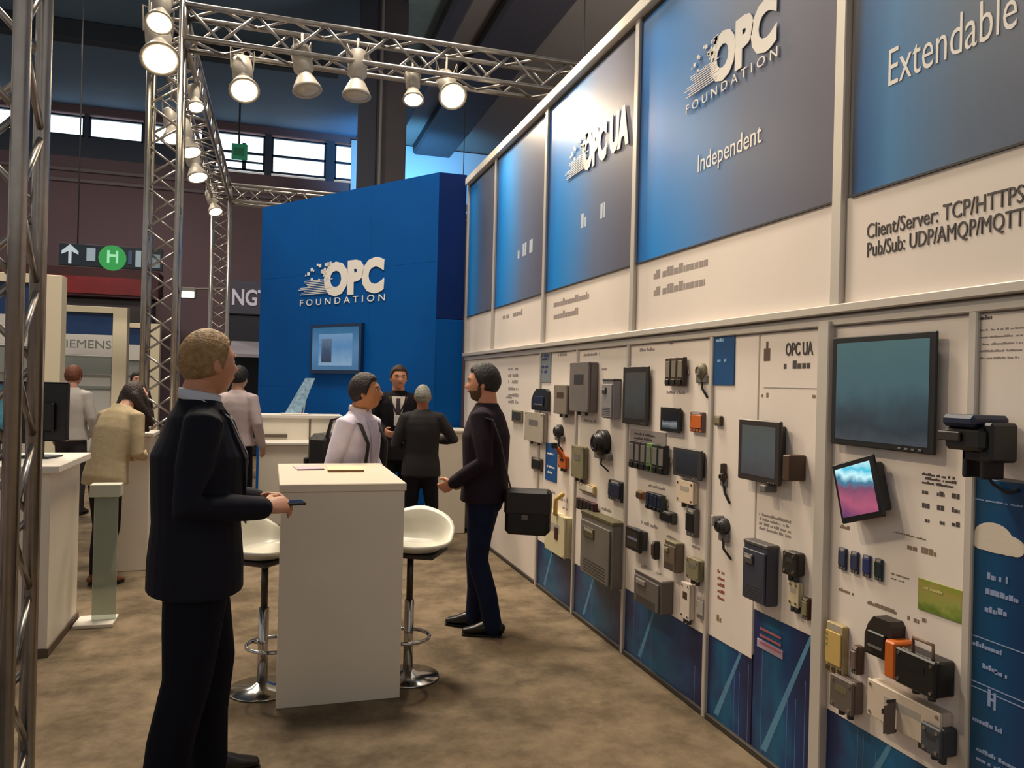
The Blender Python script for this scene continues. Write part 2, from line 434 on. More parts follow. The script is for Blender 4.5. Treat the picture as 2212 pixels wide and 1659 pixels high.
def logo(o, xd, w, h, parent, mat, foundation=True, txt='OPC', d=.006):
    """speed-streak word mark: bold letters that dissolve into dots and lines on their left"""
    o = Vector(o); xd = Vector(xd).normalized(); up = Vector((0, 0, 1)); nrm = xd.cross(up)
    rnd = random.Random(3)
    text(txt, o+xd*(.31*w)+nrm*d, xd, h*1.36, mat, parent, bold=h*.085, width=.69*w, name='logo_letters')
    mb = MB()
    def q(u0_, u1_, v0_, v1_):
        a = o+xd*(u0_*w)+up*(v0_*h)+nrm*d; b = xd*((u1_-u0_)*w); c = up*((v1_-v0_)*h)
        mb.prism([a, a+b, a+b+c, a+c], nrm*.003)
    for k in range(9):
        v = .03+k*.055; q(rnd.uniform(-.02, .1), rnd.uniform(.34, .42), v, v+.022)
    for k in range(34):
        u = .38-abs(rnd.gauss(0, .13)); v = rnd.uniform(.42, .98); s_ = rnd.uniform(.012, .03)
        q(u, u+s_, v, v+s_*w/h*.9)
    part('logo_streaks', mb, mat, parent)
    if foundation: text('FOUNDATION', o-up*(.34*h)+nrm*d, xd, h*.3, mat, parent, width=w, spacing=1.6, name='letter', split=True)
def on_wall(p, d=.0055): q = onX(p[0], p[1], W); return Vector((W-d, q.y, q.z))
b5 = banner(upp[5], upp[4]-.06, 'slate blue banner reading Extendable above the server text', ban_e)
a = on_wall((1918, 190)); e = on_wall((2194, 66))
text('Extendable', a, XD, .19, whitei, b5, width=a.y-e.y, bold=-.001)
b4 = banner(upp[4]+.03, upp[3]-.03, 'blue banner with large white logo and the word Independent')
a = on_wall((1486, 218)); e = on_wall((1683, 112)); t_ = on_wall((1683, 6))
logo(a, XD, a.y-e.y, t_.z-e.z, b4, whitei)
a = on_wall((1508, 374)); e = on_wall((1645, 316))
text('Independent', a, XD, .13, whitei, b4, width=a.y-e.y)
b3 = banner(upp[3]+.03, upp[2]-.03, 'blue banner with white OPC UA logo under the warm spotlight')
a = on_wall((1226, 392)); e = on_wall((1362, 316)); t_ = on_wall((1362, 236))
logo(a, XD, a.y-e.y, t_.z-e.z, b3, whitei, False, 'OPC UA')
mb = MB(); a = on_wall((1256, 494)); scribble(mb, a.y, a.z, .42, .1, .006, .15); part('printed_text', mb, M('pale_print', (176, 186, 200), .6), b3)['kind'] = 'stuff'
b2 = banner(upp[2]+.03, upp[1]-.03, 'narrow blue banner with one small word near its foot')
mb = MB(); a = on_wall((1106, 566)); scribble(mb, a.y, a.z, .6, .11, .006, .15); part('printed_text', mb, M('pale_print', (1, 1, 1)), b2)['kind'] = 'stuff'
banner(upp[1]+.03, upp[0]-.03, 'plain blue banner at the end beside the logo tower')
a = on_wall((1872, 516), .0006); text('Client/Server: TCP/HTTPS', a, XD, .076, ink, bands[4], width=.625)
a = on_wall((1872, 556), .0006); text('Pub/Sub: UDP/AMQP/MQTT', a, XD, .076, ink, bands[4], width=.625)
for bi, p, L in ((3, (1412, 604), .62), (3, (1412, 640), .55), (2, (1196, 664), .7), (2, (1196, 690), .5), (1, (1086, 690), .6)):
    mb = MB(); a = on_wall(p); scribble(mb, a.y, a.z, L, .05, .0008, .12, random.Random(bi)); part('printed_text', mb, inkl, bands[bi])['kind'] = 'stuff'

# ---- logo tower at the end of the wall
PR = Vector((1.74, 8.6, 0)); PL = Vector((-.16, 11.32, 0)); ZTW = 3.94
TX = (PR-PL).normalized(); TN = TX.cross(Vector((0, 0, 1))); TL = (PR-PL).length
tw = thing('logo_tower', 'tall dark blue booth tower with white logo and small screen', 'booth wall', (PR+PL)/2)
def tbox(mb, u0_, u1_, z0, z1, d0, d1):
    a = PL+TX*u0_+TN*d0; b = PL+TX*u1_+TN*d0; up = Vector((0, 0, 1))
    mb.prism([a+up*z0, b+up*z0, b+up*z1, a+up*z1], TN*(d1-d0)); return mb
for iu in range(3):
    for iz, (z0, z1) in enumerate(((.0, 1.5), (1.5, 2.95), (2.95, ZTW))):
        part('tower_panel', tbox(MB(), TL*iu/3+.001, TL*(iu+1)/3-.001, z0+.001, z1-.001, -.06, 0), tower, tw)
rp = MB().cbox((PR.x+.004, PR.y, ZB-.02), (W-.012, PR.y+.06, ZTW), .004); part('return_panel', rp, towerd, tw)
rp = MB().cbox((PR.x+.004, PR.y, 0), (W-.012, PR.y+.06, ZB-.024), .004); part('return_panel', rp, tower, tw)
def on_tower(px, py, d=0):
    r = ray(px, py); k = (PL+TN*d-O).dot(TN)/r.dot(TN); p = O+r*k; return (p-PL).dot(TX), p.z
u, z = on_tower(648, 640); u2, _ = on_tower(831, 630); _, z2 = on_tower(820, 556)
logo(PL+TX*u+Vector((0, 0, z)), TX, u2-u, z2-z, tw, whitei)
# screen on the tower
u, z = on_tower(676, 806); u2, z2 = on_tower(788, 698)
sc = thing('wall_screen', 'light blue screen mounted on the blue logo tower', 'monitor', PL+TX*((u+u2)/2)+Vector((0, 0, z)))
part('bezel', tbox(MB(), u, u2, z, z2, .001, .05), M('bezel_navy', (10, 40, 78), .4), sc)
part('screen', tbox(MB(), u+.04, u2-.04, z+.04, z2-.04, .05, .053), ramp_mat('screen_blue', [(0, (70, 130, 178)), (.5, (96, 152, 204)), (1, (30, 118, 170))], 'Z', .3, .2, 4, .55), sc)
du, dz = u2-u, z2-z
part('picture', tbox(MB(), u+.18*du, u+.84*du, z+.16*dz, z+.8*dz, .053, .055), ramp_mat('screen_page', [(0, (150, 190, 222)), (.6, (92, 150, 206)), (1, (126, 172, 214))], 'Z', .3, .3, 6, .6), sc)
part('picture', tbox(MB(), u+.24*du, u+.44*du, z+.22*dz, z+.7*dz, .055, .056), ramp_mat('screen_figure', [(0, (40, 66, 98)), (.5, (60, 92, 130)), (1, (110, 140, 170))], 'Z', .3, .7, 5, .5), sc)
# ================================================================== TRUSSES AND LAMPS
def truss(name, label, p0, p1, w, pitch=.5, single=False, group=None, cat='truss', side=(1, 0, 0), rc=.025, rb=.010):
    p0, p1 = Vector(p0), Vector(p1); t = (p1-p0); L = t.length; t.normalize()
    u = Vector(side); u = (u-t*u.dot(t)).normalized(); v = t.cross(u); h = w/2
    th = thing(name, label, cat, p0, 0, group)
    cs = [(-h, -h), (h, -h), (h, h), (-h, h)]
    for a, b in cs: part('chord', MB().cyl(p0+u*a+v*b, p1+u*a+v*b, rc, n=12), alu, th, True)
    for q in (p0, p1):
        e = MB()
        for k in range(4):
            a, b = cs[k], cs[(k+1) % 4]; e.cyl(q+u*a[0]+v*a[1], q+u*b[0]+v*b[1], rc*.8, n=8)
        part('end_frame', e, alu, th, True)
    n = max(2, round(L/pitch)); mbs = MB(); s = L/n
    for k in range(4):
        a, b = cs[k], cs[(k+1) % 4]
        for i in range(n):
            for j in (0, 1):
                q0 = p0+t*(s*(i+.5*j)); q1 = p0+t*(s*(i+.5*(j+1))); A, B = (a, b) if j == 0 else (b, a)
                A0 = q0+u*A[0]+v*A[1]; B1 = q1+u*B[0]+v*B[1]
                if single: part('brace', MB().cyl(A0, B1, rb, n=8), alu, th, True)
                else: mbs.cyl(A0, B1, rb, n=6)
    if not single: part('bracing', mbs, alu, th, True)['kind'] = 'stuff'
    return th
TXA, TYA = -.92, 3.035
C1 = (-.94, 7.6); C2 = (-.80, 13.2); ZTR = 4.72
truss('truss_column', 'thick aluminium truss column standing at the edge of the aisle carpet', (TXA, TYA, 0.02), (TXA, TYA, 5.4), .25, .56, True, rb=.0125, rc=.0275)
bp = thing('truss_base', 'square steel base plate under the aisle-edge truss column', 'base plate', (TXA, TYA, 0))
part('plate', MB().cbox((TXA-.25, TYA-.25, 0.004), (TXA+.25, TYA+.25, .02), .004), mgrey, bp)
truss('truss_column', 'aluminium truss column with bright spotlights at its top', (C1[0], C1[1], 0), (C1[0], C1[1], 5.4), .25, .36, rb=.011)
truss('truss_column', 'slim far aluminium truss column near the dark booth with white letters', (C2[0], C2[1], 0), (C2[0], C2[1], 4.62), .25, .36)
truss('overhead_truss', 'horizontal aluminium truss carrying the row of hanging spotlights', (C1[0]+.15, C1[1], ZTR), (5.2, C1[1], ZTR), .29, .58, side=(0, 1, 0), rb=.014)
truss('overhead_truss', 'receding aluminium truss between the two far columns, with lamps', (C1[0]+.02, C1[1]+.16, ZTR), (C2[0], C2[1]-.16, 4.5), .25, .5)
truss('overhead_truss', 'aluminium truss overhead joining the aisle-edge column to the spotlit column', (TXA, TYA+.16, 5.26), (C1[0], C1[1]-.16, 5.26), .25, .5)
truss('overhead_truss', 'thin far truss passing behind the top of the blue logo tower', (C2[0]+.14, C2[1], 4.5), (4.5, C2[1], 4.5), .25, .5, side=(0, 1, 0))

lampw = M('lamp_white_metal', (196, 186, 170), .45, .1)
lens_on = EM('lamp_lens_warm', (255, 236, 190), 26.0); lens_mid = EM('lamp_lens_soft', (255, 240, 205), 6.0)
lens_off = M('lamp_lens_off', (214, 200, 172), .15)
WARM = (1.0, .80, .56)
def par(label, pos, aim, lit, top, s=1.0, power=0, cone=70, group=None):
    """par-can spotlight: can, flared shade, lens, yoke and clamp; pos = centre of the lens"""
    pos = Vector(pos); ax = (Vector(aim)-pos).normalized()
    t = thing('spotlight', label, 'spotlight', pos, 0, group)
    q = ax.to_track_quat('-Z', 'Y').to_matrix().to_4x4(); T = Matrix.Translation(pos) @ q
    def lt(name, prof, m):
        me = MB().lathe([(r*s, h*s) for r, h in prof], (0, 0, 0), 22).mesh(name); me.transform(T)
        return put(name, me, m, t, True)
    lt('can', [(.03, .34), (.062, .335), (.07, .32), (.07, .16), (.05, .14), (.048, .12), (.06, .1), (.098, .02), (.105, .0), (.1, -.005), (.09, .0)], lampw)
    lt('lens', [(.001, -.012), (.05, -.01), (.092, .002), (.09, .008), (.001, .008)], lens_on if lit == 2 else lens_mid if lit == 1 else lens_off)
    c = pos-ax*(.25*s); top = Vector((c.x, c.y, top)); y = MB()
    side = ax.cross(Vector((0, 0, 1)));
    side = side.normalized() if side.length > .05 else Vector((1, 0, 0))
    for sg in (-1, 1): y.tube([c+side*(sg*.075*s), c+side*(sg*.08*s)+Vector((0, 0, .14*s)), Vector((c.x, c.y, min(top.z, c.z+.2*s)))], [.007]*3, 8)
    y.cyl(Vector((c.x, c.y, c.z+.18*s)), top, .012, n=8)
    part('yoke', y, lampw, t, True)
    part('clamp', MB().cbox(top-Vector((.025, .025, .03)), top+Vector((.025, .025, .04)), .006), dgrey, t)
    if power:
        l = lamp('spot_beam', 'SPOT', pos+ax*.03, power, WARM, .08, aim, cone, .7)
    return t
G = 'spotlights hanging from the horizontal truss'
def hang(px, py, dy=-.12): return onY(px, py, C1[1]+dy)
zt_ = ZTR-.215
par('lit warm spotlight hanging nearest the spotlit truss column', hang(528, 196), (.2, 4.6, .2), 2, zt_, 1.3, 170, 80, G)
par('unlit cream spotlight next to the lit one by the column', hang(664, 196), (1.0, 6.6, .0), 0, zt_, 1.3, 0, group=G)
par('unlit cream spotlight in the middle of the hanging row', hang(770, 208), (.6, 7.0, .0), 0, zt_, 1.3, 0, group=G)
par('half lit spotlight on a slanted arm beside the hall column', hang(893, 216), (1.2, 5.8, .0), 1, zt_+.02, 1.0, 0, group=G)
par('brightest warm spotlight, hanging nearest the blue banners', hang(978, 208), (1.9, 3.4, .6), 2, zt_, 1.35, 260, 85, G)
G2 = 'spotlights clamped along the left trusses'
par('large lit spotlight on the front of the spotlit truss column', onY(346, 128, C1[1]-.32), (-.3, 4.4, .4), 2, 4.78, 1.55, 70, 90, G2)
par('small lit spotlight at the very top of the truss column', onY(344, 50, C1[1]-.75), (-.9, 5.0, 1.4), 2, 5.1, 1.05, 0, group=G2)
par('lit spotlight halfway up the truss column', onY(374, 300, C1[1]+.9), (-.4, 7.2, .5), 1, 4.6, 1.0, 0, group=G2)
par('lit lamp with yellow lens on the receding truss', onY(412, 330, 9.3), (.3, 8.3, .3), 2, 4.5, 1.2, 60, 90, G2)
par('lit pale lamp farther along the receding truss', onY(428, 384, 10.6), (.2, 9.4, .3), 1, 4.45, 1.3, 0, group=G2)
par('small lit spotlight on top of the slim far column', onY(466, 458, C2[1]-.35), (.2, 11.4, .8), 1, 4.4, 1.1, 0, group=G2)
par('pale spotlight tilted up on the side of the receding truss', onY(424, 232, 8.4), (-.2, 7.0, 1.5), 1, 4.75, .8, 0, group=G2)
G3 = 'unseen spotlights added on the aisle-edge overhead truss'  # out-of-view pair added to brighten the boards and counter front
par('added unseen spotlight on the aisle-edge overhead truss aimed at the large monitor', (TXA+.16, 3.9, 4.75), (W, 2.1, 1.1), 2, 5.13, 1.2, 190, 60, G3)
par('added unseen spotlight on the aisle-edge overhead truss aimed at the device boards', (TXA+.16, 5.3, 4.75), (W, 3.9, 1.2), 2, 5.13, 1.2, 110, 60, G3)
# unseen spotlight added for the warm patch on the OPC UA banner
par('added unseen spotlight above the OPC UA banner', (1.45, 5.0, 4.45), (W+.2, 4.95, 3.55), 2, 5.2, 1.0, 110, 75)

# ================================================================== COUNTER, STOOLS, RECEPTION
ct = thing('demo_counter', 'tall cream counter with plain front panel standing on the carpet', 'counter', (.36, 4.4, 0))
part('front_panel', MB().cbox((.062, 3.97, 0), (.664, 4.012, 1.05), .003), cream, ct)
part('counter_top', MB().cbox((.054, 3.962, 1.05), (.672, 4.94, 1.09), .004), M('counter_top_white', (232, 218, 196), .35), ct)
part('pedestal', MB().cbox((.24, 4.012, 0), (.48, 4.86, 1.05), .003), cream, ct)
def flat(name, label, cat, c, sx, sy, rz, h, m, edge):
    t = thing(name, label, cat, c, rz)
    part('pages', MB().cbox((-sx/2, -sy/2, 0), (sx/2, sy/2, h), .001), m, t, local=True)
    part('spine', MB().cbox((-sx/2, -sy/2-.002, 0), (sx/2, -sy/2+.008, h+.001), .001), edge, t, local=True); return t
flat('brochure', 'pale mauve brochure lying on the tall cream counter', 'brochure', (.22, 4.68, 1.09), .15, .21, .1, .006, M('paper_mauve', (196, 180, 186), .6), M('spine_mauve', (112, 92, 112), .6))
flat('brochure', 'cream brochure with brown edge lying on the tall cream counter', 'brochure', (.42, 4.58, 1.09), .2, .24, -.04, .012, M('paper_cream', (236, 210, 168), .6), M('spine_brown', (128, 90, 44), .6))

def stool(label, loc, rz):
    t = thing('bar_stool', label, 'stool', loc, rz, 'white bar stools at the cream counter')
    part('base', MB().lathe([(.17, 0), (.172, .006), (.168, .012), (.06, .02), (.03, .04)], (0, 0, 0), 32), chrome, t, True, True)
    part('pole', MB().cyl((0, 0, .02), (0, 0, .42), .026, n=16), chrome, t, True, True)
    part('gas_lift', MB().cyl((0, 0, .40), (0, 0, .68), .018, n=16), M('lift_dark', (70, 64, 60), .3, .6), t, True, True)
    ring = MB(); ring.tube([(.13*math.cos(a*math.pi/9), .13*math.sin(a*math.pi/9)-.06, .24) for a in range(19)], [.01]*19, 8)
    ring.cyl((0, 0, .24), (0, .07, .24), .012, n=8)
    part('footrest', ring, chrome, t, True, True)
    part('seat_frame', MB().cbox((-.17, -.14, .672), (.17, .14, .692), .008), M('stool_frame', (66, 58, 54), .4, .3), t, local=True)
    n, mR = 36, 12; vs = []; fs = []
    for layer in (0, 1):
        for j in range(mR+1):
            r = j/mR
            for i in range(n):
                a = 2*math.pi*i/n; c, s = math.cos(a), math.sin(a); e = (abs(c)**3.2+abs(s)**3.2)**(-1/3.2)
                x, y = .225*r*c*e, .185*r*s*e
                k = max(0, (r-.62)/.38); k = k*k*(3-2*k)
                z = .725+k*(.02+.16*max(0, s)**1.5)+.015*max(0, abs(c)-.3)*k
                if layer: z -= .03*(1-.45*k)
                vs.append((x, y, z))
    for layer in (0, 1):
        o = layer*(mR+1)*n
        for j in range(mR):
            for i in range(n):
                k = (i+1) % n; q = (o+j*n+i, o+(j+1)*n+i, o+(j+1)*n+k, o+j*n+k); fs.append(q if layer == 0 else q[::-1])
    o = (mR+1)*n
    for i in range(n):
        k = (i+1) % n; fs.append((mR*n+i, o+mR*n+i, o+mR*n+k, mR*n+k))
    part('seat_shell', MB().add(vs, fs), M('stool_white', (226, 222, 206), .35), t, True, True)
    return t
stool('white moulded bar stool on round chrome base beside the standing man in jeans', (onY(880, 1480, 4.24).x, 4.24, 0), -.5)
stool('white moulded bar stool on chrome pole beside the man in dark suit', (onY(566, 1490, 4.24).x, 4.24, 0), .9)

rd = thing('reception_desk', 'white reception desk with raised back tier before the blue tower', 'desk', (.3, 9.4, 0))
part('desk_front', MB().cbox((-.1, 9.42, 0), (.8, 9.46, 1.15), .004), cream, rd)
part('desk_back', MB().cbox((-.1, 9.46, 0), (.8, 9.78, 1.15), .004), cream, rd)
part('desk_top', MB().cbox((-.12, 9.40, 1.15), (.82, 9.8, 1.19), .006), white, rd)
part('lower_tier', MB().cbox((-.1, 9.0, 0), (.62, 9.42, .875), .004), cream, rd)
part('lower_top', MB().cbox((-.12, 8.97, .875), (.64, 9.42, .905), .006), white, rd)
part('shelf_slot', MB().box((-.09, 9.405, .93), (.2, 9.421, .965)), M('slot_shadow', (96, 84, 70), .8), rd)
part('desk_joint', MB().box((.44, 9.405, .91), (.46, 9.421, 1.15)), M('slot_shadow', (96, 84, 70), .8), rd)
sp = thing('podium', 'small cream podium between the blue tower and the device wall', 'counter', (1.83, 8.3, 0))
part('podium_body', MB().cbox((1.64, 8.16, 0), (2.02, 8.5, 1.07), .01), cream, sp)
part('podium_top', MB().cbox((1.62, 8.14, 1.07), (2.04, 8.52, 1.11), .012), white, sp)
ad = thing('acrylic_display', 'tilted pale acrylic leaflet stand on the white reception desk', 'display stand', (.37, 9.55, 1.19), .1)
pl = MB(); pl.prism([(-.2, 0, .012), (-.02, 0, .012), (.14, .04, .43), (0.03, .04, .43)], (0, .012, 0))
part('leaflet_panel', pl, M('acrylic_print', (150, 182, 204), .25, var=.35, scale=22), ad, local=True)
part('base', MB().cbox((-.24, -.06, 0), (.06, .1, .014), .004), white, ad, local=True)
part('strut', MB().tube([(.02, .09, .012), (.05, .05, .25)], [.008, .006], 8), white, ad, True, True)

# ================================================================== LEFT NEIGHBOURS
ca = thing('demo_counter', 'narrow cream counter behind the aisle-edge truss, carrying the black monitor', 'counter', (-1.3, 5.4, 0))
part('body', MB().cbox((-1.42, 5.0, 0), (-1.17, 5.72, 1.04), .006), cream, ca)
part('counter_top', MB().cbox((-1.47, 4.95, 1.04), (-1.12, 5.78, 1.085), .006), white, ca)
part('plinth', MB().box((-1.43, 4.99, 0), (-1.16, 5.73, .05)), M('plinth_brown', (92, 76, 60), .7), ca)
cz = thing('demo_counter', 'pale counter in the aisle carrying the monitor with teal picture', 'counter', (-1.95, 5.9, 0))
part('body', MB().cbox((-2.3, 5.6, 0), (-1.6, 6.2, 1.0), .006), cream, cz)
part('counter_top', MB().cbox((-2.34, 5.56, 1.0), (-1.56, 6.24, 1.04), .006), white, cz)
cb = thing('demo_counter', 'cream counter with tablet on top behind the woman in beige', 'counter', (-1.12, 7.2, 0))
part('body', MB().cbox((-1.32, 7.05, 0), (-.93, 7.36, 1.1), .006), cream, cb)
part('counter_top', MB().cbox((-1.35, 7.02, 1.1), (-.9, 7.38, 1.135), .006), white, cb)
def desk_monitor(label, c, w_, h_, rz, scr):
    t = thing('desk_monitor', label, 'monitor', c, rz)
    part('housing', MB().cbox((-w_/2, -.02, .1), (w_/2, .02, .1+h_), .008), dark, t, local=True)
    part('rear_cover', MB().cbox((-w_*.3, .02, .16), (w_*.3, .05, .05+h_*.8), .01), dark, t, local=True)
    part('screen', MB().box((-w_/2+.015, -.0215, .12), (w_/2-.015, -.0195, .085+h_)), scr, t, local=True)
    part('neck', MB().cbox((-.03, .0, .01), (.03, .03, .2), .004), dgrey, t, local=True)
    part('foot', MB().cbox((-.1, -.08, 0), (.1, .1, .012), .004), dgrey, t, local=True)
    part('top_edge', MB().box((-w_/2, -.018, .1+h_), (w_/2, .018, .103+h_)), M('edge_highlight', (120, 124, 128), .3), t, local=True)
p = onY(88, 900, 5.45); desk_monitor('black monitor with its back to the aisle on the counter behind the truss', (p.x, 5.45, 1.085), .33, .36, math.pi-.25, dark)
p = onY(-10, 900, 5.8); desk_monitor('monitor with teal picture on the pale aisle counter', (p.x, 5.8, 1.04), .4, .4, .15, ramp_mat('screen_teal_small', [(0, (18, 34, 44)), (.5, (72, 138, 150)), (1, (40, 58, 66))], 'Z', .3, .6, 5, .6))
st = thing('acrylic_stand', 'clear acrylic info stand on a white foot beside the cream counter', 'display stand', (-1.04, 5.6, 0))
part('foot', MB().cbox((-1.15, 5.5, 0), (-.92, 5.72, .025), .004), white, st)
part('acrylic_panel', MB().cbox((-1.06, 5.6, .025), (-.92, 5.612, .88), .002), M('acrylic_clear', (206, 216, 204), .12, alpha=.35), st)
part('leaflet_tray', MB().cbox((-1.08, 5.55, .82), (-.9, 5.66, .9), .004), M('tray_pale', (196, 198, 182), .4), st)
tb = thing('tablet', 'small tablet with bright blue screen on the counter behind the woman', 'tablet', (onY(272, 900, 7.2).x, 7.2, 1.135), .2)
part('shell', MB().cbox((-.07, 0, .02), (.07, .012, .2), .004), dark, tb, local=True)
part('screen', MB().box((-.06, -.0015, .03), (.06, .0005, .19)), EM('tablet_blue', (96, 178, 236), .8), tb, local=True)
part('easel', MB().tube([(0, .012, .14), (0, .07, .0)], [.006, .006], 8), dark, tb, True, True)
part('foot', MB().cbox((-.05, -.02, 0), (.05, .08, .02), .003), dgrey, tb, local=True)
# neighbouring booth: white portal frames in a row
def portal(label, y, txt):
    x1 = -2.87; x0_ = x1-2.7; h = 3.0
    t = thing('portal_frame', label, 'booth frame', ((x0_+x1)/2, y, 0), 0, 'white portal frames of the neighbouring booth')
    pw = M('portal_white', (232, 218, 188), .45)
    part('post', MB().cbox((x1-.27, y, 0), (x1, y+.3, h), .006), pw, t)
    part('post', MB().cbox((x0_, y, 0), (x0_+.27, y+.3, h), .006), pw, t)
    part('lintel', MB().cbox((x0_+.27, y, h-.13), (x1-.27, y+.3, h), .006), pw, t)
    part('header_panel', MB().cbox((x0_+.27, y+.06, h-.58), (x1-.27, y+.12, h-.13), .004), M('header_navy', (26, 58, 104), .4), t)
    wb = part('sign_board', MB().cbox((x0_+.27, y+.06, h-1.0), (x1-.27, y+.1, h-.58), .004), M('sign_white', (216, 212, 206), .5), t)
    if txt: text(txt, (x1-1.27, y+.058, h-.86), (1, 0, 0), .24, M('sign_grey_ink', (120, 124, 120), .6), t, width=.96)
    part('grey_fascia', MB().cbox((x0_+.27, y+.1, h-1.4), (x1-.27, y+.16, h-1.02), .004), M('fascia_grey', (140, 144, 140), .5), t)
    part('back_board', MB().cbox((x0_+.27, y+.2, 0), (x1-.27, y+.26, h-1.4), .004), M('back_pale', (200, 198, 194), .5), t)
    part('shelf_edge', MB().box((x0_+.27, y+.16, 1.3), (x1-.27, y+.2, 1.36)), M('fascia_grey', (140, 144, 140), .5), t)
portal('white portal frame with navy header right behind the aisle-edge truss', 12.61, None)
portal('white portal frame whose board reads SIEMENS', 17.98, 'SIEMENS')
portal('white portal frame beyond the SIEMENS one, partly behind the spotlit truss', 23.04, None)
# far booths
p, q = onY(140, 575, 26), onY(345, 575, 26)
rb_ = thing('far_booth', 'distant dark red booth under the hanging direction sign', 'booth', ((p.x+q.x)/2, 26.5, 0))
part('fascia', MB().cbox((p.x-6, 26, 3.9), (q.x, 27, p.z), .03), M('booth_maroon', (58, 20, 26), .6, var=.4, scale=.8), rb_)
part('booth_body', MB().cbox((p.x-6, 26.2, 0), (q.x-.2, 27, 3.9), .03), M('booth_dark', (50, 44, 46), .6, var=.3, scale=1.5), rb_)
part('red_strip', MB().box((p.x-4, 25.96, 4.0), (q.x-.3, 26, 4.5)), M('strip_red', (120, 22, 28), .5, var=.4, scale=1), rb_)
p, q = onY(486, 605, 17), onY(640, 605, 17)
nb = thing('dark_booth', 'black booth block with white letters beside the blue tower', 'booth', ((p.x+q.x)/2, 17.5, 0))
part('fascia', MB().cbox((p.x, 17, 2.9), (q.x, 18.2, p.z), .02), M('booth_slate', (56, 54, 70), .5), nb)
part('booth_body', MB().cbox((p.x+.03, 17.05, 0), (q.x, 18.2, 2.9), .02), M('booth_black', (14, 16, 30), .5), nb)
a = onY(499, 657, 16.98); e = onY(578, 657, 16.98); text('NGT', (a.x, 16.985, a.z), (1, 0, 0), .45, M('letters_lilac', (200, 196, 216), .5), nb, width=e.x-a.x, bold=.012)
cn_ = MB(); a = onY(492, 742, 15.5); e = onY(600, 742, 15.5)
cn_.prism([(a.x, 16.98, a.z+.12), (a.x, 15.6, a.z-.18), (a.x, 15.6, a.z-.24), (a.x, 16.98, a.z+.0)], (e.x-a.x, 0, 0))
part('canopy', cn_, M('canopy_grey', (130, 126, 136), .6), nb)
fl = thing('floodlight', 'small white floodlight on the arm of the black booth', 'lamp', onY(405, 640, 16.9))
c = onY(405, 634, 16.9); fp = Vector((p.x-.035, 17.1, c.z+.16))
part('head', MB().cbox((c.x-.16, 16.8, c.z-.1), (c.x+.16, 17.0, c.z+.12), .02), mgrey, fl)
part('lens', MB().box((c.x-.13, 16.79, c.z-.09), (c.x+.13, 16.8, c.z+.03)), lens_mid, fl)
part('arm', MB().tube([(c.x, 17.0, c.z+.1), fp], [.02, .02], 8), mgrey, fl, True)
# hanging direction sign
a = onY(126, 572, 16.5); e = onY(352, 526, 16.5); zb, zt2 = a.z, a.z+.42
sg = thing('direction_sign', 'hanging dark direction sign with white arrow and green symbol', 'sign', ((a.x+e.x)/2, 16.5, zb))
part('sign_box', MB().cbox((a.x, 16.5, zb), (e.x, 16.62, zt2), .01), M('sign_dark', (22, 34, 46), .4), sg)
def spx(px): return onY(px, 548, 16.49).x
zc_ = (zb+zt2)/2; mb = MB(); ax = spx(151)
mb.prism([(ax-.025, 16.5, zc_-.17), (ax+.025, 16.5, zc_-.17), (ax+.025, 16.5, zc_+.06), (ax+.14, 16.5, zc_+.0), (ax+.14, 16.5, zc_+.06), (ax, 16.5, zc_+.19), (ax-.14, 16.5, zc_+.06), (ax-.14, 16.5, zc_+.0), (ax-.025, 16.5, zc_+.06)], (0, -.012, 0))
part('arrow', mb, EM('sign_white_lit', (214, 224, 230), .7), sg)
part('pictogram', MB().box((spx(187), 16.488, zc_-.1), (spx(206), 16.5, zc_+.14)), EM('sign_pale_lit', (176, 192, 198), .6), sg)
gc = part('pictogram_disc', MB().add(*(lambda n: ([(spx(243)+.24*math.cos(2*math.pi*i/n), yy, zc_-.02+.24*math.sin(2*math.pi*i/n)) for yy in (16.5, 16.485) for i in range(n)], [tuple(range(n)), tuple(range(n, 2*n))[::-1]]+[(i, (i+1) % n, (i+1) % n+n, i+n) for i in range(n)]))(28)), EM('sign_green_lit', (40, 164, 76), .75), sg)
mb = MB()
for dx in (-.09, .06): mb.box((spx(243)+dx, 16.478, zc_-.12), (spx(243)+dx+.04, 16.486, zc_+.12))
mb.box((spx(243)-.05, 16.478, zc_-.0), (spx(243)+.06, 16.486, zc_+.05)); part('pictogram_figure', mb, EM('sign_mint_lit', (168, 244, 188), .8), gc)
part('pictogram', MB().box((spx(277), 16.488, zc_-.12), (spx(285), 16.5, zc_+.14)), EM('sign_blue_lit', (60, 88, 120), .5), sg)
part('pictogram', MB().box((spx(293), 16.488, zc_-.16), (spx(305), 16.5, zc_+.15)), EM('sign_pale_lit', (1, 1, 1)), sg)
part('pictogram', MB().box((spx(322), 16.488, zc_-.16), (spx(346), 16.5, zc_+.1)), EM('sign_grey_lit', (140, 156, 156), .5), sg)
for xx in (a.x+.3, e.x-.3): part('hanger', MB().cyl((xx, 16.56, zt2), (xx, 16.56, ZC), .012, n=8), dgrey, sg, True)
gs = onY(516, 325, 26.5)
eg = thing('exit_sign', 'small green sign hanging before the clerestory windows', 'sign', (gs.x, 26.5, gs.z-.2))
part('sign_box', MB().cbox((gs.x-.22, 26.5, gs.z-.28), (gs.x+.26, 26.6, gs.z+.22), .02), EM('exit_green', (30, 120, 84), .5), eg)
part('sign_plate', MB().cbox((gs.x-.16, 26.47, gs.z-.16), (gs.x+.16, 26.5, gs.z+.08), .01), M('exit_plate', (36, 130, 92), .5), eg)
part('hanger', MB().cyl((gs.x, 26.55, gs.z+.2), (gs.x, 26.55, ZC), .03, n=8), dgrey, eg)
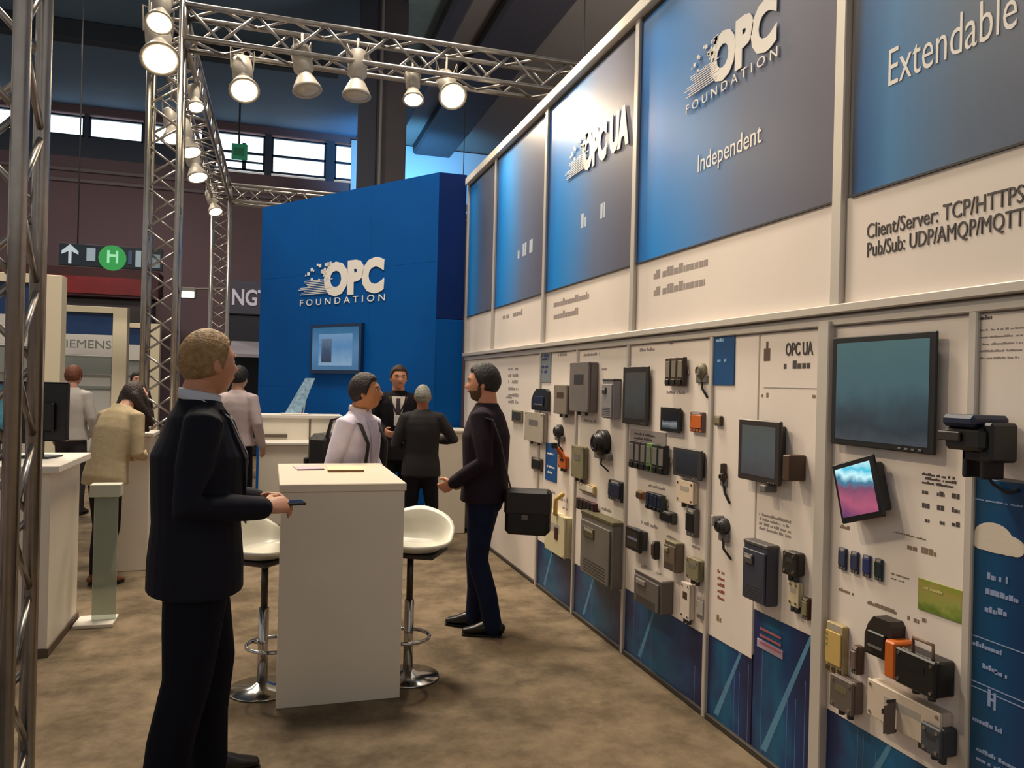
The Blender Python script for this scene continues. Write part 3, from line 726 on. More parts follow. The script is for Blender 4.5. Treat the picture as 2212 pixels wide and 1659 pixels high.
for i, (px, y) in enumerate(((1262, 12.0), (1003, 20.0))):
    q = onY(px, 60 if i == 0 else 300, y)
    cw = thing('hanging_cable', ('thin cable hanging from the roof above the device wall', 'thin cable hanging from the roof behind the tower')[i], 'cable', (q.x, y, 3.4))
    part('wire', MB().cyl((q.x, y, 3.5), (q.x, y, ZC), .012, n=8), dgrey, cw); part('hook', MB().cbox((q.x-.04, y-.04, 3.4), (q.x+.04, y+.04, 3.52), .01), dark, cw)
# ================================================================== DEVICES ON THE WALL
def area(box, d):
    # left edge seen on the front face, right edge where the near side meets the wall
    x0_, y0_, x1_, y1_ = box; xm, ym = (x0_+x1_)/2, (y0_+y1_)/2
    return wyz(x1_, ym, d*.1)[0], wyz(x0_, ym, d)[0], wyz(xm, y1_, d)[1], wyz(xm, y0_, d)[1]
DS = .42
screw_me = MB().cyl((0, 0, 0), (-.003, 0, 0), .006, n=8).mesh('screw')
screw_me.materials.append(chrome)
def screws(t, a, b, z0, z1, d, m=.014):
    for yy in (a+m, b-m):
        for zz in (z0+m, z1-m):
            o = bpy.data.objects.new('screw', screw_me); col.objects.link(o); o.parent = t; WM[o.name] = WM[t.name]
            o.location = WM[t.name].inverted() @ Vector((W-d, yy, zz))
def dev(kind, name, label, cat, box, d, m, m2=None, d0=0.0, **k):
    d = d0+(d-d0)*DS; a, b, z0, z1 = area(box, d); w_, h = b-a, z1-z0; rnd = random.Random(hash(box) % 9973)
    t = thing(name, label, cat, (W-d0, (a+b)/2, z0))
    m2 = m2 or dgrey
    def P(nm, y0, y1, zz0, zz1, e0, e1, mm, c=.003, par=None):
        mb = MB(); wbox(mb, y0, y1, zz0, zz1, e0, e1, c); return part(nm, mb, mm, par or t)
    if kind == 'module':                         # controller module with terminals and lamps
        P('housing', a, b, z0, z1, d0, d*.8, m, .004)
        P('front_cover', a+w_*.06, b-w_*.06, z0+h*.2, z1-h*.16, d*.8, d, m2, .004)
        n = max(3, int(w_/.03))
        for i in range(n):
            yy = a+w_*(i+.5)/n; g = w_/n*.32
            P('terminal', yy-g, yy+g, z0+h*.04, z0+h*.15, d*.8, d*.88, k.get('m3', mgrey), .001)
        P('type_label', a+w_*.2, b-w_*.2, z1-h*.13, z1-h*.04, d*.8, d*.81, k.get('lab', lgrey), 0)
        for i in range(3): P('status_lamp', b-w_*.18, b-w_*.12, z1-h*(.26+.1*i), z1-h*(.22+.1*i), d, d+.002, k.get('led', green), 0)
    elif kind == 'drive':                        # upright drive cabinet with keypad and vents
        P('cabinet', a, b, z0, z1, d0, d*.86, m, .006)
        P('cover', a+w_*.05, b-w_*.05, z0+h*.03, z1-h*.12, d*.86, d, m, .006)
        kp = P('keypad', a+w_*.5, b-w_*.16, z1-h*.36, z1-h*.2, d, d+.008, m2, .003)
        P('display', a+w_*.54, b-w_*.2, z1-h*.27, z1-h*.22, d+.008, d+.009, lgrey, 0, kp)
        for i in range(5): P('vent_slot', a+w_*.15, b-w_*.15, z0+h*(.08+.045*i), z0+h*(.095+.045*i), d, d+.001, dgrey, 0)
        P('top_cap', a-w_*.01, b+w_*.01, z1-h*.05, z1+.005, d0, d*.9, m2, .004)
    elif kind == 'screen':                       # panel computer
        P('rear_housing', a+w_*.08, b-w_*.06, z0+h*.08, z1-h*.08, d0, d*.65, m2, .004)
        P('bezel', a, b, z0, z1, d*.65, d, m, .005)
        e = k.get('e', .06); P('screen', a+w_*e, b-w_*e, z0+h*e, z1-h*e, d, d+.001, k['scr'], 0)
        for i in range(k.get('btn', 3)): P('button', a+w_*(.1+.06*i), a+w_*(.13+.06*i), z0+h*.018, z0+h*.034, d, d+.003, mgrey, .0005)
    elif kind == 'box':                          # enclosure with lid
        P('housing', a, b, z0, z1, d0, d*.78, m, .006)
        P('lid', a-.002, b+.002, z0-.002, z1+.002, d*.78, d, k.get('lidm', m), .006)
        screws(t, a, b, z0, z1, d)
        P('name_plate', a+w_*.25, b-w_*.25, z0+h*.55, z0+h*.75, d, d+.001, m2, 0)
        for i in range(2):
            yy = a+w_*(.3+.4*i); part('cable_gland', MB().cyl((W-d*.5, yy, z0), (W-d*.5, yy, z0-.025), .012, n=10), dgrey, t, True)
    elif kind == 'round':                        # sensor or camera head
        r = min(w_, h)/2; c = (W-d0, (a+b)/2, (z0+z1)/2)
        part('body', MB().lathe([(r, 0), (r, d*.55), (r*.94, d*.6), (r*.72, d*.62), (r*.72, d*.9), (r*.66, d)], c, 24, 'X'), m, t, True)
        part('lens_ring', MB().lathe([(r*.6, d*.9), (r*.6, d+.004), (r*.45, d+.004), (r*.42, d*.96)], c, 24, 'X'), m2, t, True)
        part('bracket', MB().cbox((W-d*.4, a, z0-.02), (W-d0, b, z0+.02), .004), mgrey, t)
        part('cable', MB().tube([(W-d*.3, (a+b)/2, z0), (W-d*.5, (a+b)/2-.02, z0-.05), (W-.004, (a+b)/2-.05, z0-.09)], [.006]*3, 8), dark, t, True)
    elif kind == 'rack':                         # row of slim modules on one rail
        n = k.get('n', 4); cols = k.get('cols', [m])
        P('din_rail', a-.008, b+.008, z0+h*.42, z0+h*.58, d0, d*.3, alu, .001)
        for i in range(n):
            yy0, yy1 = a+w_*i/n+.001, a+w_*(i+1)/n-.001
            o = P('module', yy0, yy1, z0, z1, d*.3, d, cols[i % len(cols)], .003)
            P('module_face', yy0+(yy1-yy0)*.15, yy1-(yy1-yy0)*.15, z0+h*.3, z1-h*.12, d, d+.003, m2, .001, o)
            P('connector', yy0+(yy1-yy0)*.2, yy1-(yy1-yy0)*.2, z0+h*.06, z0+h*.22, d, d+.008, dark, .001, o)
    elif kind == 'sign':                         # small printed plate
        P('plate', a, b, z0, z1, d0, d, m, .002)
        mb = MB()
        for i, (fz, fw_) in enumerate(k.get('lines', ((.75, .5), (.55, .4)))): scribble(mb, b-w_*.14, z0+h*fz, w_*fw_, h*k.get('lh', .06), d+.001, .12, rnd)
        part('printed_text', mb, m2, t)['kind'] = 'stuff'
    elif kind == 'lift':                         # rounded-top reader
        pts = [(W-d0, a, z0), (W-d0, b, z0), (W-d0, b, z0+h*.45), (W-d0, b-w_*.12, z0+h*.75), (W-d0, b-w_*.32, z1), (W-d0, a+w_*.1, z1), (W-d0, a, z1-h*.12)]
        part('housing', MB().prism(pts[::-1], (-(d-d0)*.8, 0, 0)), m, t)
        P('face', a+w_*.16, b-w_*.2, z0+h*.15, z0+h*.62, d*.8, d, m2, .004)
        P('slot', a+w_*.22, b-w_*.26, z0+h*.2, z0+h*.26, d, d+.002, mgrey, 0)
        P('foot_plate', a-.01, b+.01, z0-.012, z0, d0, d*.7, m2, .002)
    return t
S_ = lambda n, st_, e=.35, nz=.5, sc_=4: ramp_mat(n, st_, 'Z', .2, nz, sc_, e)
# -- bay beside the tower
dev('sign', 'info_strip', 'narrow blue and grey info strip at the top beside the reader', 'sign', (1167, 758, 1191, 826), .012, M('strip_grey', (126, 134, 140), .5), M('strip_blue', (56, 60, 112), .5), lines=((.82, .7), (.7, .6), (.45, .6), (.3, .5)), lh=.1)
dev('lift', 'card_reader', 'black rounded card reader under the blue and grey info strip', 'reader', (1146, 840, 1188, 884), .09, M('reader_black', (30, 34, 40), .35), navy)
dev('box', 'junction_box', 'pale grey junction box below the black card reader', 'enclosure', (1133, 892, 1182, 955), .10, M('box_pale', (170, 160, 146), .5), mgrey)
dev('module', 'relay_module', 'small olive relay beside the shoulder of the man with the bag', 'device', (1104, 886, 1130, 912), .05, olive, dgrey)
dev('module', 'relay_module', 'small near-black relay on the white board left of the blue tag', 'device', (1146, 990, 1173, 1017), .06, brown, dark)
dev('sign', 'hanging_tag', 'blue hanging tag between the small relay and the orange robot', 'sign', (1178, 958, 1204, 1040), .012, bluep, whitei, lines=((.7, .6), (.35, .7), (.2, .5)), lh=.06)
dev('round', 'camera', 'dark round camera just above the blue hanging tag', 'camera', (1190, 918, 1220, 948), .12, dgrey, dark)
t = dev('box', 'robot_model', 'orange toy-size robot arm model on the white board', 'model', (1206, 985, 1228, 1012), .07, orange, dark)
a, b, z0, z1 = area((1206, 985, 1228, 1012), .07*DS); yc = (a+b)/2
part('arm', MB().tube([(W-.025, yc, z1), (W-.06, yc+.02, z1+.05), (W-.09, yc-.03, z1+.08)], [.02, .016, .012], 10), orange, t, True)
part('gripper', MB().cbox((W-.12, yc-.05, z1+.055), (W-.08, yc-.01, z1+.095), .004), dark, t)
t = dev('box', 'water_meter', 'cream upright meter with dark red window near the floor', 'device', (1176, 1112, 1234, 1200), .14, M('meter_cream', (206, 196, 160), .5), lgrey)
a, b, z0, z1 = area((1196, 1145, 1212, 1172), .09); mb = MB(); wbox(mb, a, b, z0, z1, .14*DS, .14*DS+.006, .002); part('window', mb, maroon, t)
part('pipe', MB().tube([(W-.07, (a+b)/2, z1+.1), (W-.07, (a+b)/2, z1+.2), (W-.03, (a+b)/2-.03, z1+.24)], [.018]*3, 10), yellow, t, True)
# -- second bay
dev('box', 'valve_controller', 'large grey valve controller with dark flank below the ledge', 'controller', (1230, 782, 1290, 890), .17, M('ctrl_grey', (112, 104, 102), .5, var=.1), dgrey)
dev('box', 'flow_controller', 'short mid-grey controller left of the large valve controller', 'controller', (1196, 832, 1240, 895), .15, mgrey, brown, lidm=M('ctrl_lid', (126, 116, 104), .5))
dev('drive', 'inverter', 'pale grey inverter left of the dark upright panel', 'inverter', (1298, 820, 1340, 905), .15, M('inverter_pale', (142, 138, 140), .5), dgrey)
dev('screen', 'panel_computer', 'upright dark panel computer hanging below the ledge', 'monitor', (1345, 792, 1408, 918), .06, M('bezel_brown', (40, 32, 30), .4), dgrey, scr=S_('scr_panel', [(0, (46, 44, 42)), (.5, (62, 68, 70)), (1, (74, 68, 60))], .6), e=.1)
dev('round', 'motor', 'black round motor below the pale grey inverter', 'motor', (1268, 930, 1322, 988), .2, dark, M('motor_navy', (34, 24, 42), .4))
dev('box', 'terminal_box', 'olive terminal box with small lid left of the black motor', 'enclosure', (1234, 965, 1270, 1034), .1, olive, mgrey)
dev('module', 'power_supply', 'square black power supply below the black motor', 'device', (1311, 1040, 1350, 1084), .09, dark, navy)
dev('module', 'relay_module', 'ochre relay left of the square black power supply', 'device', (1250, 1046, 1288, 1066), .05, yellow, cream)
dev('rack', 'terminal_strip', 'dark red terminal strip above the tall grey drive', 'device', (1244, 1083, 1294, 1108), .09, maroon, dark, n=5, cols=[maroon, M('maroon_dark', (40, 12, 20), .5)])
dev('drive', 'drive_cabinet', 'tall grey drive cabinet hanging low above the skyline print', 'drive', (1250, 1122, 1346, 1264), .22, M('drive_grey', (112, 106, 100), .5, var=.04), M('drive_cap', (86, 80, 52), .5))
# -- third bay
dev('rack', 'circuit_breaker', 'brown-black breaker block near the ledge left of the blue sign', 'device', (1436, 772, 1487, 834), .08, brown, M('brk_grey', (120, 112, 98), .5), n=3, cols=[M('brk_dark', (52, 38, 28), .5), brown])
dev('round', 'sensor', 'olive grey sensor just left of the blue wall sign', 'sensor', (1496, 784, 1530, 818), .07, olive, mgrey)
dev('screen', 'handheld_terminal', 'black handheld terminal with white strip above the label board', 'device', (1426, 880, 1478, 934), .07, dark, dgrey, scr=S_('scr_hand', [(0, (20, 22, 26)), (.3, (190, 196, 200)), (.45, (30, 34, 40)), (1, (26, 26, 32))], .4, .2), e=.12)
dev('module', 'safety_module', 'orange and mauve safety module beside the black handheld terminal', 'device', (1488, 890, 1524, 934), .06, M('safety_mauve', (100, 76, 76), .5), orange, m3=orange)
dev('sign', 'label_board', 'grey-lilac label board above the green module row', 'sign', (1360, 930, 1440, 958), .008, M('label_lilac', (142, 132, 130), .55), ink, lines=((.55, .6), (.2, .5)), lh=.2)
dev('rack', 'controller_rack', 'rack of dark modules with one green module on a rail', 'device', (1358, 958, 1450, 1020), .11, dgrey, mgrey, n=6, cols=[dark, M('rack_dark', (34, 40, 36), .5), green, dgrey, M('rack_brown', (56, 44, 46), .5), dgrey])
dev('screen', 'operator_panel', 'dark grey operator panel right of the green module row', 'monitor', (1453, 970, 1528, 1034), .09, M('op_bezel', (54, 52, 54), .45), dgrey, scr=S_('scr_op', [(0, (44, 42, 44)), (1, (58, 60, 66))], .5), e=.12)
dev('box', 'access_point', 'plain cream access point box below the dark operator panel', 'enclosure', (1461, 1040, 1508, 1088), .08, M('ap_cream', (216, 196, 172), .5), lgrey)
dev('rack', 'servo_drive', 'dark slanting servo drive block left of the access point', 'drive', (1394, 1068, 1442, 1106), .1, dgrey, navy, n=4, cols=[dgrey, navy])
dev('module', 'relay_module', 'brown relay touching the dark servo drive block', 'device', (1372, 1062, 1394, 1080), .06, M('relay_brown', (150, 98, 46), .5), brown)
dev('module', 'io_module', 'grey-black input module under the dark servo drive block', 'device', (1422, 1106, 1462, 1132), .09, dgrey, dark)
dev('module', 'power_supply', 'black power supply with grey cast shadow built in below the access point', 'device', (1479, 1100, 1510, 1162), .09, M('psu_shadow_grey', (92, 84, 82), .5), dark)  # box lengthened downwards so its grey takes in the cast shadow
dev('screen', 'recorder', 'black recorder with silver label low on the third board', 'device', (1350, 1144, 1400, 1194), .14, dark, dgrey, scr=S_('scr_rec', [(0, (8, 8, 10)), (.45, (10, 10, 12)), (.55, (150, 146, 160)), (.66, (12, 12, 12)), (1, (16, 12, 16))], .35, .05), e=.16)
dev('module', 'io_module', 'narrow black input module right of the recorder', 'device', (1405, 1172, 1424, 1212), .1, dark, brown)
dev('drive', 'inverter', 'brown-grey inverter right of the narrow black input module', 'inverter', (1432, 1174, 1476, 1238), .13, M('inv_brown', (104, 90, 74), .5, var=.1), olive)
dev('box', 'terminal_box', 'olive-grey terminal box below the power supply with built-in shadow', 'enclosure', (1482, 1210, 1522, 1256), .1, olive, mgrey)
dev('drive', 'drive_cabinet', 'short grey drive cabinet with pale cap hanging above the print', 'drive', (1366, 1250, 1452, 1322), .2, M('drive_grey2', (104, 96, 92), .5), M('cap_pale', (146, 138, 130), .5))
dev('box', 'gateway', 'white gateway box with dark knob at the foot of the third board', 'device', (1470, 1262, 1500, 1340), .08, M('gw_white', (218, 204, 192), .5), brown)
dev('module', 'relay_module', 'lilac grey relay right of the white gateway box', 'device', (1503, 1292, 1526, 1340), .05, M('relay_lilac', (150, 140, 138), .5), lgrey)
# -- fourth bay
t = dev('sign', 'wall_sign', 'tall blue wall sign with white print below the ledge', 'sign', (1540, 722, 1588, 832), .014, M('sign_blue', (14, 74, 128), .4, var=.12, scale=6), M('sign_pale_print', (150, 186, 224), .5), lines=((.86, .35), (.46, .5)), lh=.07)
dev('screen', 'wall_monitor', 'small grey wall monitor with dark frame on a bracket', 'monitor', (1594, 908, 1704, 1044), .12, M('mon_frame', (48, 42, 40), .4), dgrey, scr=S_('scr_mon2', [(0, (70, 66, 70)), (.5, (76, 84, 84)), (1, (80, 84, 78))], .75, .5, 5), e=.1)
a, b, z0, z1 = area((1705, 985, 1722, 1042), .08)
tbk = thing('wall_bracket', 'brown swivel bracket at the edge of the small grey monitor', 'bracket', (W, (a+b)/2, z0))
mb = MB(); wbox(mb, a, b, z0, z1, 0, .08, .004); part('arm', mb, brown, tbk)
a2, b2, z2, z3 = area((1640, 1050, 1676, 1066), .06); mb = MB(); wbox(mb, a2, b2, z2, z3, 0, .06, .004); part('foot', mb, mgrey, tbk)
dev('module', 'relay_module', 'small brown relay below the tall blue wall sign', 'device', (1540, 898, 1562, 920), .05, brown, olive)
t = dev('round', 'sensor', 'brown pin sensor left of the small grey monitor', 'sensor', (1550, 1020, 1572, 1042), .05, brown, dark)
a, b, z0, z1 = area((1558, 1002, 1566, 1024), .03); mb = MB(); wbox(mb, a, b, z0, z1, 0, .03, .004); part('stem', mb, brown, t)
t = dev('round', 'camera', 'black and silver camera left of the dark twin cabinet', 'camera', (1540, 1116, 1576, 1164), .11, dgrey, dark)
a, b, z0, z1 = area((1540, 1116, 1556, 1140), .06); mb = MB(); wbox(mb, a, b, z0, z1, 0, .06, .004); part('side_box', mb, lgrey, t)
dev('drive', 'drive_cabinet', 'dark blue-grey upright cabinet overlapping the skyline print', 'drive', (1601, 1178, 1680, 1308), .16, M('cab_slate', (56, 58, 72), .45, var=.12), M('cab_cap', (74, 70, 70), .5))
dev('box', 'switch_box', 'black switch box right of the dark upright cabinet', 'enclosure', (1690, 1196, 1738, 1246), .12, M('sw_black', (34, 30, 24), .5), dgrey)
dev('box', 'gateway', 'cream gateway box under the black switch box', 'device', (1702, 1258, 1736, 1312), .07, M('gw_cream', (196, 182, 150), .5), lgrey)
dev('module', 'relay_module', 'brown relay beside the aluminium post, lowest on its board', 'device', (1729, 1294, 1754, 1342), .07, brown, olive)
# -- fifth bay
dev('screen', 'wall_monitor', 'large flat wall monitor with teal picture and black frame', 'monitor', (1796, 722, 2036, 972), .075, dark, dgrey, scr=S_('scr_big', [(0, (62, 70, 78)), (.14, (40, 52, 60)), (.3, (48, 68, 76)), (.55, (64, 96, 104)), (1, (72, 104, 106))], .8, .35, 3.5), e=.055, btn=4)
# tilted touch screen
c = onX(1850, 1058, W-.06); th_ = math.radians(-17)
ts = thing('touch_panel', 'tilted touch panel with bright cyan and pink picture', 'tablet', (W, c.y, c.z-.13))
def rotbox(y0, y1, z0, z1, d0, d1, m, nm, cham=.006, ph=None):
    mb = MB().cbox((W-d1, y0, z0), (W-d0, y1, z1), cham); me = mb.mesh(nm)
    R_ = Matrix.Translation(Vector((0, c.y, c.z))) @ Matrix.Rotation(th_, 4, 'X'); me.transform(R_); return put(nm, me, m, ts)
rotbox(-.09, .09, -.085, .085, 0, .045, dgrey, 'rear_housing')
rotbox(-.108, .108, -.108, .108, .045, .06, M('touch_black', (14, 14, 22), .3), 'bezel')
rotbox(-.088, .092, -.088, .088, .06, .0612, ramp_mat('touch_picture', [(0, (92, 52, 96)), (.3, (170, 84, 112)), (.52, (120, 70, 100)), (.62, (40, 120, 150)), (.72, (200, 246, 255)), (.82, (60, 190, 220)), (1, (210, 250, 255))], 'Z', .2, .35, 3, 1.0), 'screen', 0)
# navy machine on bracket
a, b, z0, z1 = area((2030, 898, 2200, 985), .16)
nv = thing('scanner_unit', 'black scanner unit with navy lid and dangling cable beside large monitor', 'device', (W, (a+b)/2, z0))
mb = MB(); wbox(mb, a, b, z0+.01, z1-.035, .02, .15, .012); part('housing', mb, dark, nv)
mb = MB(); wbox(mb, a+.02, b-.0, z1-.035, z1, .02, .16, .012); part('lid', mb, navy, nv)
mb = MB(); wbox(mb, (a+b)/2, b+.01, z0+.035, z1-.05, .15, .16, .004); part('front_grille', mb, M('grille_brown', (46, 36, 34), .5), nv)
mb = MB(); wbox(mb, a-.015, a+.03, z0-.02, z1-.02, .03, .13, .008); part('side_handle', mb, dark, nv)
mb = MB(); wbox(mb, a+.02, a+.035, z0-.07, z0+.02, .04, .12, .004); wbox(mb, a+.08, a+.095, z0-.07, z0+.02, .04, .12, .004); wbox(mb, a+.02, a+.095, z0-.02, z0+.01, .04, .12, .004); part('bracket_legs', mb, M('bracket_black', (30, 20, 22), .5), nv)
part('cable', MB().tube([(W-.1, b-.05, z0+.02), (W-.06, b-.045, z0-.03), (W-.02, b-.06, z0-.09), (W-.015, b-.1, z0-.11), (W-.01, b-.13, z0-.1)], [.005]*5, 8), dark, nv, True)
for i in range(4):
    x_ = 1809+26*i; y_ = 1184+8*i
    dev('module', 'io_module', ('first blue-faced module of the four under the touch panel', 'second blue-faced module of the four under the touch panel', 'third and brightest blue module of the four under the touch panel', 'dark green-blue last module of the four under the touch panel')[i], 'device',
        (x_, y_, x_+22, y_+48), .03, M('io_navy%d' % i, ((38, 42, 66), (40, 44, 70), (36, 48, 96), (30, 52, 58))[i], .45), M('io_face%d' % i, ((56, 62, 86), (50, 56, 84), (44, 56, 108), (28, 46, 48))[i], .4), lab=lgrey)
dev('sign', 'picture_card', 'green and olive picture card on the white board', 'sign', (1982, 1262, 2080, 1332), .008, ramp_mat('card_green', [(0, (98, 124, 40)), (.4, (150, 160, 76)), (.7, (166, 150, 80)), (1, (140, 150, 50))], 'Z', .5, .9, 4), M('card_print', (200, 196, 130), .6), lines=((.7, .5),), lh=.08)
dev('lift', 'printer', 'dark brown rounded printer above the orange-sided black box', 'printer', (1860, 1342, 1952, 1424), .17, M('prn_dark', (42, 34, 30), .45), M('prn_face', (30, 26, 28), .4))
t = dev('box', 'industrial_pc', 'black industrial computer with orange side and carrying handle', 'computer', (1932, 1424, 2060, 1502), .2, dark, dark)
a, b, z0, z1 = area((1932, 1424, 2060, 1502), .2*DS); mb = MB(); wbox(mb, b+.002, b+.05, z0, z1+.01, 0, .2*DS, .006); part('side_cheek', mb, orange, t)
hz = MB(); ya, yb = a+.03, a+.03+(b-a)*.5
hz.tube([(W-.06, yb, z1), (W-.06, yb, z1+.045), (W-.06, ya, z1+.045), (W-.06, ya, z1)], [.006]*4, 8); part('handle', hz, M('handle_brown', (110, 84, 70), .5), t, True)
dev('module', 'terminal_block', 'beige and ochre terminal block by the post, above the grey box', 'device', (1780, 1350, 1832, 1462), .08, M('tb_beige', (170, 152, 110), .5, var=.15, scale=30), yellow, m3=brown)
dev('module', 'terminal_block', 'brown terminal block between the ochre block and the printer', 'device', (1834, 1400, 1866, 1462), .1, brown, M('tb_mauve', (112, 88, 84), .5))
dev('box', 'relay_box', 'grey-brown relay box at the foot of the board, by the post', 'enclosure', (1792, 1472, 1864, 1542), .13, M('rb_grey', (98, 86, 80), .5, var=.08), M('rb_olive', (104, 100, 70), .5))
dev('box', 'servo_amplifier', 'big white amplifier box below the black industrial computer', 'device', (1872, 1510, 2056, 1592), .12, M('amp_white', (206, 190, 172), .5), lgrey)
dev('drive', 'inverter', 'mauve-grey inverter in front of the big white amplifier', 'inverter', (1908, 1528, 1956, 1602), .17, M('inv_mauve', (110, 96, 92), .5), dgrey, d0=.0515)
dev('box', 'edge_computer', 'dark slate computer block lowest on the board near the poster', 'computer', (1988, 1578, 2066, 1640), .17, M('edge_slate', (62, 66, 74), .5), dgrey, d0=.0)
# -- printed matter on the boards
def prints(bi, items, m=ink):
    mb = MB(); rnd = random.Random(bi*7+1)
    for (px, py, L, h) in items: y, z = wyz(px, py); scribble(mb, y, z, L, h, .0008, .15, rnd)
    part('printed_text', mb, m, boards[bi])['kind'] = 'stuff'
y, z = wyz(1697, 768); text('OPC UA', (W-.0006, y, z), XD, .075, ink, boards[5], width=y-wyz(1756, 768)[0], bold=.001)
prints(5, [(1693, 797, .17, .034)], ink)
mb = MB(); y, z = wyz(1650, 780); wbox(mb, y-.045, y, z, z+.055, 0, .001); wbox(mb, y-.03, y-.015, z+.055, z+.085, 0, .001); part('printed_icon', mb, M('icon_brown', (98, 74, 64), .6), boards[5])
mb = MB(); y0_, z = wyz(1650, 838); y1_, _ = wyz(1768, 838); wbox(mb, y1_, y0_, z, z+.003, 0, .001); part('printed_rule', mb, inkl, boards[5])
prints(5, [(1645, 858, .05, .02), (1755, 860, .02, .02)], M('print_brown', (132, 112, 96), .6))
prints(5, [(1640, y_, .22, .012) for y_ in (1112, 1122, 1132, 1142)], inkl)
prints(4, [(1550, 1236+rr*14, .06, .016) for rr in range(5)], M('print_red', (146, 78, 72), .6))
prints(4, [(1548, 1340, .04, .03), (1552, 1378, .03, .05)], M('print_olive', (140, 124, 84), .6))
prints(0, [(1098, 800+14*i, .3, .03) for i in range(6)]+[(1092, 860, .2, .02)], inkl)
prints(1, [(1206, 770, .2, .03), (1210, 1080, .15, .03), (1180, 1060, .2, .02), (1215, 1098, .1, .02)], inkl)
prints(2, [(1258, 770, .3, .02), (1300, 800, .1, .02), (1262, 910, .2, .02), (1300, 1100, .15, .02)], inkl)
prints(3, [(1440, 745, .08, .03), (1380, 760, .2, .02), (1440, 850, .2, .015), (1400, 1050, .2, .015), (1385, 1130, .2, .02), (1440, 1160, .1, .015), (1490, 1180, .1, .02), (1385, 1225, .3, .02)], inkl)
prints(6, [(1992+3*(i % 2), 1026+i*9, .13, .009) for i in range(3)]+[(1992+32*j, 1066+30*i+5*j, .03, .016) for i in range(3) for j in range(3)])
prints(6, [(1815, 1140, .05, .014), (1930, 1150, .14, .005), (1960, 1186, .12, .02), (1812, 1275, .08, .014), (1868, 1302, .15, .014), (1960, 1338, .05, .02), (1985, 1340, .03, .02), (1925, 1240, .08, .006), (1925, 1250, .06, .006)], M('print_brown', (132, 112, 96), .6))
prints(7, [(2112, 692, .05, .014)], ink)
prints(7, [(2112, 716+15*i, .22-.02*i, .006) for i in range(5)], inkl)
# -- blue poster at the right end
y0_, z1 = wyz(2097, 1034); ps = thing('cloud_poster', 'tall blue poster with white cloud and small print at the wall end', 'poster', (W, 1.4, .03))
mb = MB(); wbox(mb, .2, low[5]-.024, .035, 1.352, .0005, .004, .002); part('printed_panel', mb, ramp_mat('poster_blue', [(0, (12, 26, 70)), (.86, (10, 34, 86)), (.95, (4, 70, 112)), (1, (2, 62, 96))], 'Y', .35, .08, 3), ps)
cl = MB()
for px, py, rx, rz in ((2148, 1160, .065, .042), (2122, 1168, .035, .026), (2178, 1178, .06, .03), (2150, 1178, .085, .022), (2195, 1188, .03, .02)):
    y, z = wyz(px, py); n = 24
    cl.prism([(W-.004, y-rx*math.cos(2*math.pi*i/n), z+rz*math.sin(2*math.pi*i/n)) for i in range(n)], (-.0012-.0002*len(cl.v)/48, 0, 0))
part('cloud', cl, M('cloud_white', (208, 196, 180), .6), ps)
mb = MB(); rnd = random.Random(5)
for px, py, L, h in ((2104, 1078, .3, .006), (2135, 1250, .03, .02), (2160, 1256, .03, .02), (2132, 1282, .11, .016), (2130, 1320, .04, .018), (2158, 1326, .03, .018), (2104, 1392, .1, .014), (2125, 1442, .05, .014), (2152, 1456, .04, .014), (2104, 1555, .1, .014), (2108, 1618, .14, .012), (2112, 1640, .14, .012)):
    y, z = wyz(px, py); scribble(mb, y, z, L, h, .0055, .12, rnd)
for py in (1370, 1468, 1480): y, z = wyz(2098, py); wbox(mb, y-.5, y, z, z+.003, .004, .005)
y, z = wyz(2136, 1524); wbox(mb, y-.01, y, z, z+.05, .004, .0055); wbox(mb, y-.028, y-.02, z-.005, z+.045, .004, .0055); wbox(mb, y-.02, y-.01, z+.018, z+.026, .004, .0055)
part('printed_text', mb, M('poster_print', (136, 152, 190), .6), ps)['kind'] = 'stuff'
